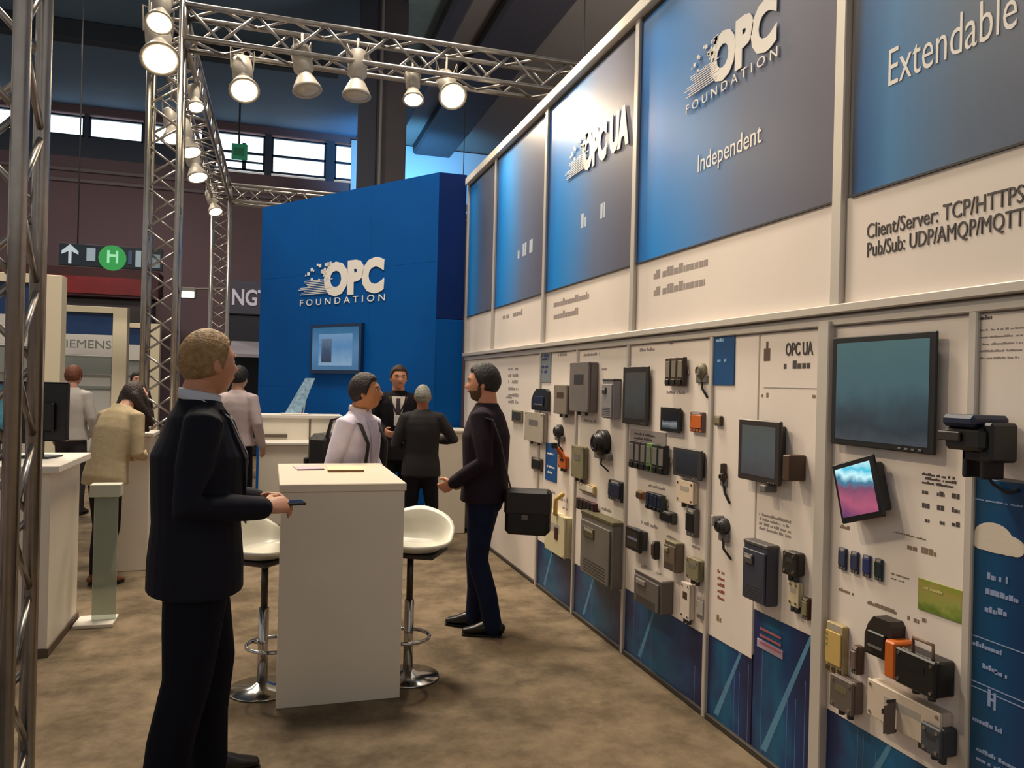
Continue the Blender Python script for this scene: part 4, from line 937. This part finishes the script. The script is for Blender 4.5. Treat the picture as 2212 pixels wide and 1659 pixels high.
# ================================================================== PEOPLE
def remesh(mb, name, vox, it=4, fac=.5):
    """fuse overlapping closed shapes into one continuous smooth surface"""
    me = mb.mesh(name); o = bpy.data.objects.new(name+'_tmp', me); col.objects.link(o)
    r = o.modifiers.new('r', 'REMESH'); r.mode = 'VOXEL'; r.voxel_size = vox
    s = o.modifiers.new('s', 'SMOOTH'); s.factor = fac; s.iterations = it
    dg = bpy.context.evaluated_depsgraph_get(); out = bpy.data.meshes.new_from_object(o.evaluated_get(dg))
    bpy.data.objects.remove(o); bpy.data.meshes.remove(me); out.name = name
    return out
def head_pts(nu=64, nv=48):
    """head surface around its centre: x right, y forward, z up (metres, head about 0.225 tall)"""
    V = np.zeros((nv+1, nu, 3))
    for j in range(nv+1):
        th = math.pi*j/nv
        for i in range(nu):
            ph = 2*math.pi*i/nu; sx, sy, sz = math.sin(th)*math.cos(ph), math.sin(th)*math.sin(ph), math.cos(th)
            x, y, z = .076*sx, .097*sy, .113*sz
            if z < 0:
                t = min(1, -z/.113); x *= 1-.30*t**1.6
                y = y*(1-.42*t) if y < 0 else y*(1-.02*t)+.012*t
            if y > 0:
                g = lambda a, s: math.exp(-(a/s)**2)
                nz = max(0, min(1, (.012-z)/.042)) if z > -.030 else max(0, 1-(-.030-z)/.012)
                y += .026*g(x, .0125)*nz
                y += .006*g(z-.026, .012)*g(x, .05)
                y -= .011*g(abs(x)-.031, .016)*g(z-.006, .011)
                y += .006*g(z+.057, .008)*g(x, .02)-.004*g(z+.049, .003)*g(x, .02)-.004*g(z+.072, .007)*g(x, .025)
                y += .008*g(z+.095, .014)*g(x, .022)
                x += math.copysign(.004, x)*g(z+.012, .02)*g(abs(x)-.05, .02)
            V[j, i] = (x, y, z)
    fs = []
    for j in range(nv):
        for i in range(nu):
            k = (i+1) % nu
            if j == 0: fs.append((i, nu+i, nu+k))
            elif j == nv-1: fs.append((j*nu+i, (j+1)*nu+i, j*nu+k))
            else: fs.append((j*nu+i, (j+1)*nu+i, (j+1)*nu+k, j*nu+k))
    return V, fs
HEADV, HEADF = head_pts()
def hand(mb, wr, dr, pn, side, curl=.5, s=1.0, thumb=.6):
    """palm, four unequal bent fingers and a thumb from the side of the palm"""
    wr = Vector(wr); d = Vector(dr).normalized(); n = Vector(pn); n = (n-d*n.dot(d)).normalized()
    sd = d.cross(n)*side                              # towards the thumb
    mb.tube([wr-d*.03*s, wr+d*.015*s, wr+d*.05*s, wr+d*.085*s], [(.026*s, .02*s), (.03*s, .017*s), (.039*s, .016*s), (.037*s, .013*s)], 12, ref=sd)
    for k, (off, L) in enumerate(((.028, .072), (.0095, .080), (-.0095, .074), (-.027, .058))):
        b = wr+d*(.083-.006*abs(k-1))*s+sd*off*s; pts = [b-d*.015*s, b]; dd = d; c = curl*(1+.12*k)
        for f, ang in ((.45, .55), (.32, .75), (.25, .5)):
            a = c*ang; dd = (dd*math.cos(a)+n*math.sin(a)).normalized(); pts.append(pts[-1]+dd*(L*f*s))
        mb.tube(pts, [.0095*s, .0092*s, .0086*s, .0078*s, .0066*s], 8)
    b = wr+d*.025*s+sd*.026*s; td = (sd*.75+d*.75+n*thumb*.5).normalized(); t2 = (d*.9+sd*.15+n*thumb*.6).normalized()
    mb.tube([b-sd*.012*s, b, b+td*.038*s, b+td*.038*s+t2*.034*s], [.014*s, .0135*s, .0105*s, .0085*s], 8)

JS = [(.78, .205, .142), (.9, .198, .14), (1.03, .176, .128), (1.16, .18, .134), (1.28, .19, .138), (1.36, .188, .130), (1.42, .158, .110), (1.46, .108, .086), (1.492, .074, .072)]
def sec(z, lean, grow=0.0, js=JS):
    z_ = max(js[0][0], min(js[-1][0], z)); rx = np.interp(z_, [q[0] for q in js], [q[1] for q in js])+grow; ry = np.interp(z_, [q[0] for q in js], [q[2] for q in js])+grow
    return lean*max(0, z-.95)/.5, rx, ry
SKIN = {}
def person(label, loc, heading, H, spec, group=None):
    s = H/1.75; g = lambda *p: Vector(p)*s
    P = dict(lean=0.0, el=(-.25, -.03, 1.14), wl=(-.25, .08, .90), er=(.25, -.03, 1.14), wr=(.25, .08, .90), al=(-.09, 0, .075), ar=(.09, .03, .075),
             kl=(-.095, .025, .48), kr=(.095, .045, .48), head=(0, 0), hem=.78, vox=.008, hdl=None, hdr=None, pnl=None, pnr=None, curl=.5,
             skin=(206, 150, 122), hair=(40, 28, 22), hairstyle='short', top=(30, 30, 40), bottom=(24, 24, 34), shoe=(18, 16, 16), sleeve=1.0, slim=0.0, topname='jacket', topbump=.25, hip=(0, 0), beard=None, noexpr=False)
    P.update(spec); vox = P['vox']; lean = P['lean']
    t = thing('person', label, 'person', loc, math.radians(heading-90), group)
    bk = P.get('bulk', 0.0)
    js = [(z if i else P['hem'], rx-P['slim']+bk*(z < 1.3), ry-P['slim']*.6+bk*1.3*(z < 1.3)) for i, (z, rx, ry) in enumerate(JS) if i == 0 or z > P['hem']+.02]
    sk = M('skin_%d_%d_%d' % P['skin'], P['skin'], .55, var=.06, scale=14)
    cy = lambda z: lean*max(0, z-.95)/.5
    shl, shr = Vector((-.168+P['slim']*.6, cy(1.41), 1.405)), Vector((.168-P['slim']*.6, cy(1.41), 1.405))
    hc = Vector((0, cy(1.63)+.026+P.get('hfwd', 0), 1.618+P.get('hdn', 0)))
    yaw, pit = math.radians(P['head'][0]), math.radians(P['head'][1])
    HR = Matrix.Rotation(yaw, 3, 'Z') @ Matrix.Rotation(-pit, 3, 'X')
    HM = lambda v: (hc+HR @ (Vector(v)*1.06))*s
    # ---- body: one continuous skin surface, clothes go over it
    b = MB(); b.add([HM(v) for v in HEADV.reshape(-1, 3)], HEADF)
    for sg in (-1, 1):
        q = HR @ Matrix.Rotation(sg*.25, 3, 'Z'); b.ell(HM((sg*.077, -.008, -.004)), (.009*s, .020*s, .033*s), 14, 10, q)
    nb_ = Vector((0, cy(1.44)-.008, 1.42)); b.tube([nb_*s, (nb_+(hc-nb_)*.55+Vector((0, -.012, 0)))*s, HM((0, -.02, -.05))], [.068*s, .060*s, .058*s], 16)
    tp = [g(0, sec(z, lean)[0], z) for z in (.86, .95, 1.05, 1.2, 1.33, 1.4)]
    b.tube(tp, [(.15*s, .1*s), (.145*s, .1*s), (.13*s, .09*s), (.15*s, .1*s), (.155*s, .1*s), (.11*s, .08*s)], 20, ref=(1, 0, 0))
    for sd, sh, e, wv in ((-1, shl, P['el'], P['wl']), (1, shr, P['er'], P['wr'])):
        e, wv = Vector(e), Vector(wv)
        b.tube([sh*s, e*s, (e+(wv-e)*.4)*s, wv*s], [.046*s, .036*s, .036*s, .025*s], 12)
        hd = P['hdl'] if sd < 0 else P['hdr']; pn = P['pnl'] if sd < 0 else P['pnr']
        hd = Vector(hd) if hd else (wv-e).normalized(); pn = Vector(pn) if pn else Vector((-sd, .25, 0))
        hand(b, wv*s, hd, pn, 1 if sd > 0 else -1, P['curl'], s*1.02)
    for hp, k, a in ((-.085, P['kl'], P['al']), (.085, P['kr'], P['ar'])):
        b.tube([g(hp+P['hip'][0], P['hip'][1], .88), Vector(k)*s, Vector(a)*s], [.075*s, .048*s, .035*s], 12)
        b.tube([Vector(a)*s, Vector(a)*s+g(0, .03, -.03)], [.03*s, .02*s], 10)
    put('body', remesh(b, 'body', vox*.72, 3), sk, t, True, True)
    # ---- face details
    if not P['noexpr']:
        ew = M('eye_white', (222, 214, 206), .2); ei = M('eye_dark', (30, 22, 18), .2); br = M('brow_%d_%d_%d' % P['hair'], P['hair'], .8)
        for sg in (-1, 1):
            e = put('eye', MB().ell(HM((sg*.031, .0765, .006)), (.0125*s, .009*s, .0075*s), 12, 8, HR).mesh('eye'), ew, t, True, True)
            put('iris', MB().ell(HM((sg*.031, .0835, .006)), (.0055*s, .004*s, .0058*s), 10, 6, HR).mesh('iris'), ei, e, True, True)
            put('eyebrow', MB().tube([HM((sg*.016, .094, .024)), HM((sg*.034, .091, .029)), HM((sg*.05, .078, .023))], [.0035*s, .0042*s, .0025*s], 6).mesh('eyebrow'), br, t, True, True)
        put('mouth', MB().tube([HM((-.022, .089, -.053)), HM((0, .0985, -.0535)), HM((.022, .089, -.053))], [(.002*s, .003*s), (.004*s, .0055*s), (.002*s, .003*s)], 8, ref=(0, 1, 0)).mesh('mouth'), M('lips', (160, 92, 84), .5), t, True, True)
    # ---- hair
    hs = P['hairstyle']; hm = M('hair_%d_%d_%d' % P['hair'], P['hair'], .6, var=.35, scale=40, bump=.8, bscale=90)
    Hv = []
    for v in HEADV.reshape(-1, 3):
        x, y, z = v; front = y/.1
        if hs == 'long': line = .045 if front > .45 else (-.3)
        else: line = .058 if front > .55 else (.058-(.55-front)*.20 if front > .05 else (-.042-(-front)*.03 if front < -.1 else -.02))
        k = max(0, min(1, (z-line)/.018)); thk = P.get('hairthick', .014)*(.75+.5*max(0, z)/.113)
        if hs == 'receding' and front > -.1: k *= max(0, min(1, (.2-front)*3)) if z > .06 else k
        n_ = Vector((x/.076**2, y/.097**2, z/.113**2)).normalized(); q = Vector(v)+n_*(thk*k-.007*(1-k)); Hv.append(HM(q))
    hb = MB().add(Hv, HEADF)
    if hs == 'long':
        for sx_, L_ in ((-.062, .26), (-.03, .30), (.0, .31), (.03, .30), (.062, .26)):
            hb.tube([HM((sx_*.9, -.045, .03)), HM((sx_*1.15, -.075+abs(sx_)*.5, -.06)), HM((sx_*1.25, -.075+abs(sx_)*.9, -.17)), HM((sx_*1.1, -.06+abs(sx_)*.9, -L_))], [.045*s, .042*s, .036*s, .016*s], 10)
        for sg in (-1, 1): hb.tube([HM((sg*.06, .03, .05)), HM((sg*.082, .02, -.03)), HM((sg*.085, .01, -.14)), HM((sg*.07, .01, -.2))], [.022*s, .022*s, .02*s, .01*s], 8)
        put('hair', remesh(hb, 'hair', vox, 3), hm, t, True, True)
    else: put('hair', hb.mesh('hair'), hm, t, True, True)
    if P['beard']:
        Bv = []
        for v in HEADV.reshape(-1, 3):
            x, y, z = v; k = max(0, min(1, (-.035-z)/.015))*max(0, min(1, (y+.01)/.02))
            if abs(x) > .05: k = max(k, max(0, min(1, (.0-z)/.02))*max(0, min(1, (y+.01)/.02))*max(0, min(1, (.04-y)/.02)))
            if abs(x) < .024 and -.066 < z < -.044: k = 0
            n_ = Vector((x/.076**2, y/.097**2, z/.113**2)).normalized(); Bv.append(HM(Vector(v)+n_*(.0035*k-.007*(1-k))))
        put('beard', MB().add(Bv, HEADF).mesh('beard'), M('beard_%d' % P['beard'][0], P['beard'], .8), t, True, True)
    # ---- trousers and shoes
    bm = M('cloth_%d_%d_%d' % P['bottom'], P['bottom'], .85, var=.12, scale=10, bump=P.get('botbump', .25), bscale=35, spec=.2)
    b = MB(); lw = P.get('legw', 1.0)
    b.tube([g(0, cy(1.04), 1.04), g(P['hip'][0]*.5, P['hip'][1]*.5, .95), g(P['hip'][0], P['hip'][1], .87)], [(.15*s, .105*s), (.168*s, .125*s), (.165*s, .128*s)], 20, ref=(1, 0, 0))
    for hp, k, a in ((-.082, P['kl'], P['al']), (.082, P['kr'], P['ar'])):
        k, a = Vector(k), Vector(a); h_ = Vector((hp+P['hip'][0], P['hip'][1], .86)); an = a+Vector((0, -.008, -.02))
        b.tube([h_*s, (h_*.5+k*.5)*s, k*s, (k*.5+an*.5+Vector((0, -.012, 0)))*s, an*s], [.094*lw*s, .083*lw*s, .068*lw*s, .064*lw*s, .060*lw*s], 16)
    put('trousers', remesh(b, 'trousers', vox*1.1, 3), bm, t, True, True)
    so = M('sole_dark', (14, 13, 13), .6); sm = M('shoe_%d_%d_%d' % P['shoe'], P['shoe'], .3)
    for a, fd in ((P['al'], P.get('fl', (0, 1, 0))), (P['ar'], P.get('fr', (0, 1, 0)))):
        a = Vector(a); fd = Vector(fd).normalized(); z0 = a.z-.075; base = Vector((a.x, a.y, 0))
        L = lambda u, z: (base+fd*u+Vector((0, 0, z0+z)))*s
        sd = fd.cross(Vector((0, 0, 1)))
        o = put('shoe', MB().tube([L(-.055, .05), L(-.02, .062), L(.05, .056), L(.11, .04), L(.175, .03)], [(.034*s, .036*s), (.038*s, .046*s), (.043*s, .042*s), (.045*s, .028*s), (.034*s, .017*s)], 16, ref=sd).mesh('shoe'), sm, t, True, True)
        put('sole', MB().tube([L(-.06, .009), L(.0, .009), L(.1, .009), L(.185, .012)], [(.036*s, .009*s), (.037*s, .009*s), (.047*s, .009*s), (.034*s, .009*s)], 16, ref=sd).mesh('sole'), so, o, True, True)
    # ---- jacket, shirt or coat
    tm = M('cloth_%d_%d_%d' % P['top'], P['top'], .8, var=.1, scale=9, bump=P['topbump'], bscale=26, spec=.25)
    b = MB(); b.tube([g(P['hip'][0]*(z < 1), sec(z, lean, 0, js)[0]+P['hip'][1]*(z < 1), z) for z, _, _ in js], [(rx*s, ry*s) for _, rx, ry in js], 24, ref=(1, 0, 0), cap=False)
    for sh, e, wv, sg in ((shl, P['el'], P['wl'], -1), (shr, P['er'], P['wr'], 1)):
        e, wv = Vector(e), Vector(wv); ends = e+(wv-e)*(.97 if P['sleeve'] >= 1 else P['sleeve'])
        b.tube([(sh+Vector((-sg*.05, 0, .004)))*s, sh*s, (sh*.45+e*.55)*s, e*s, (e*.5+ends*.5)*s, ends*s], [.062*s, .070*s, .064*s, .056*s, .051*s, .044*s], 16)
    put(P['topname'], remesh(b, P['topname'], vox*1.1, 4), tm, t, True, True)
    # ---- flat additions that lie on the chest
    def chest(x, z, out): yc, rx, ry = sec(z, lean, 0, js); k = max(-.97, min(.97, x/rx)); return Vector((x, yc+ry*math.sqrt(1-k*k)+out, z))*s
    def patch(nm, half, z0, z1, out, m, sgn=1, x0=lambda z: 0.0):
        vs = []; fs = []; n = 14; mI = 8
        for j in range(n+1):
            z = z0+(z1-z0)*j/n
            for i in range(mI+1): vs.append(chest(x0(z)+half(z)*(2*i/mI-1), z, out))
            for i in range(mI+1): vs.append(chest(x0(z)+half(z)*(2*i/mI-1), z, out-.02))
        r = 2*(mI+1)
        for j in range(n):
            for i in range(mI):
                fs.append((j*r+i, j*r+i+1, (j+1)*r+i+1, (j+1)*r+i)); q = mI+1
                fs.append((j*r+q+i, (j+1)*r+q+i, (j+1)*r+q+i+1, j*r+q+i+1))
        return put(nm, MB().add(vs, fs).mesh(nm), m, t, True, True)
    if P.get('shirt'):
        m = M('shirt_%d_%d_%d' % P['shirt'], P['shirt'], .7)
        patch('shirt', lambda z: .012+.055*max(0, (z-1.08)/.34), 1.08, 1.43, .006, m)
    if P.get('tie'):
        patch('tie', lambda z: .02+.012*max(0, (1.3-z)/.2), 1.1, 1.41, .011, M('tie_%d' % P['tie'][0], P['tie'], .5))
    if P.get('collar'):
        b = MB(); yc = sec(1.45, lean)[0]; n = 26
        for dr_, rr in ((0, .073),):
            pts = [g(rr*math.sin(a), yc+.002-rr*math.cos(a), 1.494+.014*math.cos(a)) for a in [(-.86+1.72*i/n)*math.pi for i in range(n+1)]]
            b.tube(pts, [(.022*s, .006*s)]*(n+1), 8, ref=(0, 0, 1)); b2 = [(x_) for x_ in pts]
        put('collar', b.mesh('collar'), M('shirt_%d_%d_%d' % P['collar'], P['collar'], .7), t, True, True)
    if P.get('lanyard'):
        m = M('lanyard_%d' % P['lanyard'][0], P['lanyard'], .6); b = MB()
        zb = P.get('lanz', 1.08)
        for sg in (-1, 1):
            pts = [g(sg*.055, sec(1.47, lean)[0]-.065, 1.49), g(sg*.078, sec(1.46, lean)[0]+.0, 1.485)]+[chest(sg*(.09-.085*i/9), 1.42-(1.42-zb)*i/9, .008) for i in range(10)]
            b.tube(pts, [(.0085*s, .003*s)]*len(pts), 6, ref=(1, 0, .3))
        put('lanyard', b.mesh('lanyard'), m, t, True, True)
        c_ = chest(0, zb-.05, .012); put('badge', MB().cbox((c_.x-.04, c_.y-.002, c_.z-.055), (c_.x+.04, c_.y+.004, c_.z+.05), .002).mesh('badge'), M('badge_white', (226, 224, 220), .4), t, False, True)
    if P.get('lapel'):
        for sg in (-1, 1):
            vs = []; fs = []
            for j in range(9):
                z = 1.09+.36*j/8; xi = .014+.06*(z-1.09)/.36; xo = xi+.012+.05*math.sin(math.pi*min(1, j/8*.95))
                vs += [chest(sg*xi, z, .012), chest(sg*xo, z, .010), chest(sg*xo, z, -.008), chest(sg*xi, z, -.008)]
            for j in range(8):
                for i in range(4): fs.append((j*4+i, j*4+(i+1) % 4, (j+1)*4+(i+1) % 4, (j+1)*4+i))
            put('lapel', MB().add(vs, fs).mesh('lapel'), tm, t, False, True)
    t['_s'] = s
    return t
def fl_pt(px, py): q = onZ(px, py, 0); return Vector((q.x, q.y, 0))
def dist(px, depth, py=830): d = ray(px, py); q = O+d*depth; return Vector((q.x, q.y, 0))

# man in the dark suit, seen from behind his right side
P1 = person('fair-haired man in dark navy suit standing left of the cream counter', dist(432, 3.0), 10, 1.785, dict(
    vox=.0065, top=(15, 16, 30), bottom=(11, 12, 24), hair=(150, 118, 76), hairthick=.011, skin=(196, 138, 108), hairstyle='short', head=(24, -4), collar=(196, 202, 216), lanyard=(206, 208, 216), lanz=1.12,
    el=(-.27, -.02, 1.12), wl=(-.13, .24, 1.08), er=(.25, -.06, 1.12), wr=(.145, .215, 1.09), hdr=(-.25, 1, .12), hdl=(.35, 1, .1), pnr=(-.7, .1, -.7), pnl=(.7, .1, -.7), curl=1.0,
    al=(-.11, .08, .075), ar=(.13, -.1, .075), kl=(-.11, .08, .48), kr=(.12, -.03, .48), fl=(-.1, 1, 0), fr=(.35, 1, 0), bulk=.022, shirt=(214, 216, 222), tie=(40, 48, 84), lapel=True, legw=1.25))
# man in dark shirt and jeans with shoulder bag
p5 = Vector((1.34, 4.9, 0))
P5 = person('dark-haired man in dark purple shirt and jeans with black shoulder bag', p5, 152, 1.735, dict(
    vox=.0065, top=(34, 22, 34), bottom=(22, 30, 58), botbump=.4, hair=(26, 18, 20), hairthick=.016, skin=(206, 142, 110), beard=(84, 60, 44), head=(4, 0), topname='shirt', hem=.86, bulk=.012,
    el=(-.245, -.05, 1.13), er=(.235, -.05, 1.13), wr=(.16, .15, .97), wl=(-.16, .17, .98), hdr=(-.2, .8, -.4), hdl=(.2, .8, -.4), curl=.8,
    al=(-.06, -.08, .075), ar=(.085, .08, .075), kl=(-.075, .02, .48), kr=(.085, .07, .48), fl=(-.12, 1, 0), fr=(.1, 1, 0)))
# man in the lavender shirt with backpack, behind the counter
P2 = person('man in lavender shirt with black backpack behind the cream counter', dist(768, 5.18), -38, 1.65, dict(
    vox=.008, top=(230, 220, 236), bottom=(48, 46, 52), hair=(40, 24, 22), hairthick=.018, skin=(190, 128, 84), head=(24, -8), topname='shirt', hem=.9, topbump=.3, collar=(224, 206, 204), lean=.04,
    el=(-.24, .0, 1.13), wl=(-.2, .14, .95), er=(.24, -.02, 1.12), wr=(.2, .1, .92), shirt=(208, 200, 222)))
# two men talking in front of the tower
P4 = person('grey-haired man in charcoal jacket with his back turned, near the stool', dist(914, 7.35), 82, 1.585, dict(
    vox=.009, top=(40, 38, 40), bottom=(20, 19, 26), hair=(134, 132, 122), hairthick=.008, hairstyle='short', skin=(150, 86, 60), head=(0, 0), hem=.8,
    el=(-.27, -.02, 1.12), wl=(-.14, .2, 1.12), er=(.33, .0, 1.18), wr=(.2, .22, 1.16), al=(-.1, .0, .075), ar=(.13, -.08, .075), kr=(.12, -.01, .48)))
P3 = person('man in black suit and white shirt facing the grey-haired man', dist(861, 8.2), -98, 1.775, dict(
    vox=.009, top=(24, 20, 28), bottom=(18, 18, 24), hair=(70, 48, 32), skin=(212, 148, 116), shirt=(224, 212, 196), tie=(60, 44, 52), lapel=True, lanyard=(40, 38, 46), lanz=1.24, head=(8, 0),
    el=(-.25, -.02, 1.14), wl=(-.13, .2, 1.08), er=(.25, -.02, 1.14), wr=(.13, .2, 1.08)))
# people on the neighbouring booth
P6 = person('long-haired woman in beige jacket and dark trousers bending over the counter', dist(232, 6.0), 52, 1.60, dict(
    vox=.009, top=(178, 160, 128), bottom=(26, 20, 26), shoe=(120, 72, 46), hair=(46, 32, 28), hairstyle='long', skin=(214, 160, 134), lean=.16, hfwd=.05, hdn=-.05, head=(-6, -26), hem=.84, slim=.0, bulk=.006,
    el=(-.22, .1, 1.12), wl=(-.1, .25, 1.06), er=(.23, .1, 1.1), wr=(.14, .26, 1.06), al=(-.07, .0, .075), ar=(.06, -.04, .075), kl=(-.08, .03, .48), kr=(.08, .02, .48), legw=.82))
P7 = person('red-haired man in pale shirt before the SIEMENS portal', dist(156, 8.9), 74, 1.70, dict(
    vox=.011, top=(196, 188, 180), bottom=(60, 56, 58), hair=(110, 58, 30), skin=(204, 150, 124), topname='shirt', hem=.88))
P8 = person('dark-haired person in pale striped shirt behind the suited man', dist(514, 8.3), 62, 1.73, dict(
    vox=.010, top=(196, 178, 178), bottom=(22, 22, 32), hair=(26, 20, 20), skin=(200, 150, 124), topname='shirt', hem=.9, el=(-.25, .0, 1.12), wl=(-.18, .18, 1.0)))
P9 = person('far person in dark pullover between the portal frames and the truss', dist(293, 12.2), -60, 1.66, dict(
    vox=.012, top=(52, 44, 44), bottom=(40, 38, 44), hair=(30, 22, 20), skin=(196, 146, 120), topname='pullover', hem=.86))

# ---- things carried
def wpt(t, v): return WM[t.name] @ (Vector(v)*t['_s'])
bagm = M('bag_black', (26, 22, 24), .6, var=.15, scale=12, bump=.3, bscale=40)
bc = wpt(P5, (-.08, -.29, .84)); sx = WM[P5.name].to_3x3()
bg = thing('shoulder_bag', 'black shoulder bag hanging behind the man in jeans', 'bag', bc-Vector((0, 0, .17)), math.radians(152-90))
part('bag_body', MB().cbox((-.055, -.15, .0), (.055, .13, .28), .025), bagm, bg, local=True)
part('flap', MB().cbox((-.06, -.155, .12), (.06, .135, .285), .02), M('bag_flap', (40, 34, 34), .55, var=.1), bg, local=True)
part('buckle', MB().cbox((-.066, -.02, .1), (-.058, .02, .13), .002), mgrey, bg, local=True)
si = MB(); pts = [(0, .12, .27), (-.02, .17, .42), (-.13, .19, .62), (-.165, .27, .73), (-.11, .36, .70), (-.03, .40, .55), (.03, .30, .40)]
st_ = [(0, .10, .27), (-.03, .13, .40), (-.10, .155, .58), (-.13, .20, .715), (-.13, .30, .745)]
part('strap', MB().tube(st_, [(.018, .004)]*5, 8, ref=(1, 0, 0)), bagm, bg, True, True)
# backpack of the man in lavender
bp_ = thing('backpack', 'black backpack worn by the man in the lavender shirt', 'backpack', wpt(P2, (0, -.195, .90)), math.radians(-38-90))
part('pack', MB().cbox((-.14, -.1, 0), (.14, .075, .40), .04), bagm, bp_, local=True)
part('pocket', MB().cbox((-.12, -.13, .03), (.12, -.1, .24), .02), bagm, bp_, local=True)
for sg in (-1, 1):
    q = [(sg*.1, .04, .40), (sg*.105, .08, .525), (sg*.11, .2, .55), (sg*.115, .315, .50), (sg*.12, .383, .37), (sg*.135, .368, .2), (sg*.185, .25, .08), (sg*.14, .06, .03)]
    part('shoulder_strap', MB().tube([Vector(v)*P2['_s'] for v in q], [(.02, .008)]*8, 8, ref=(1, 0, 0)), bagm, bp_, True, True)
# phone in the suited man's right hand
hp_ = wpt(P1, (.105, .31, 1.098))
ph = thing('phone', 'small dark phone held in the suited man\'s right hand', 'phone', hp_, math.radians(10-90))
part('case', MB().cbox((-.035, -.065, -.006), (.035, .065, .006), .003), dark, ph, local=True)
part('glass', MB().box((-.031, -.06, .006), (.031, .06, .0065)), M('phone_glass', (30, 32, 40), .1), ph, local=True)
for p_ in (P1, P2, P3, P4, P5, P6, P7, P8, P9):
    del p_['_s']
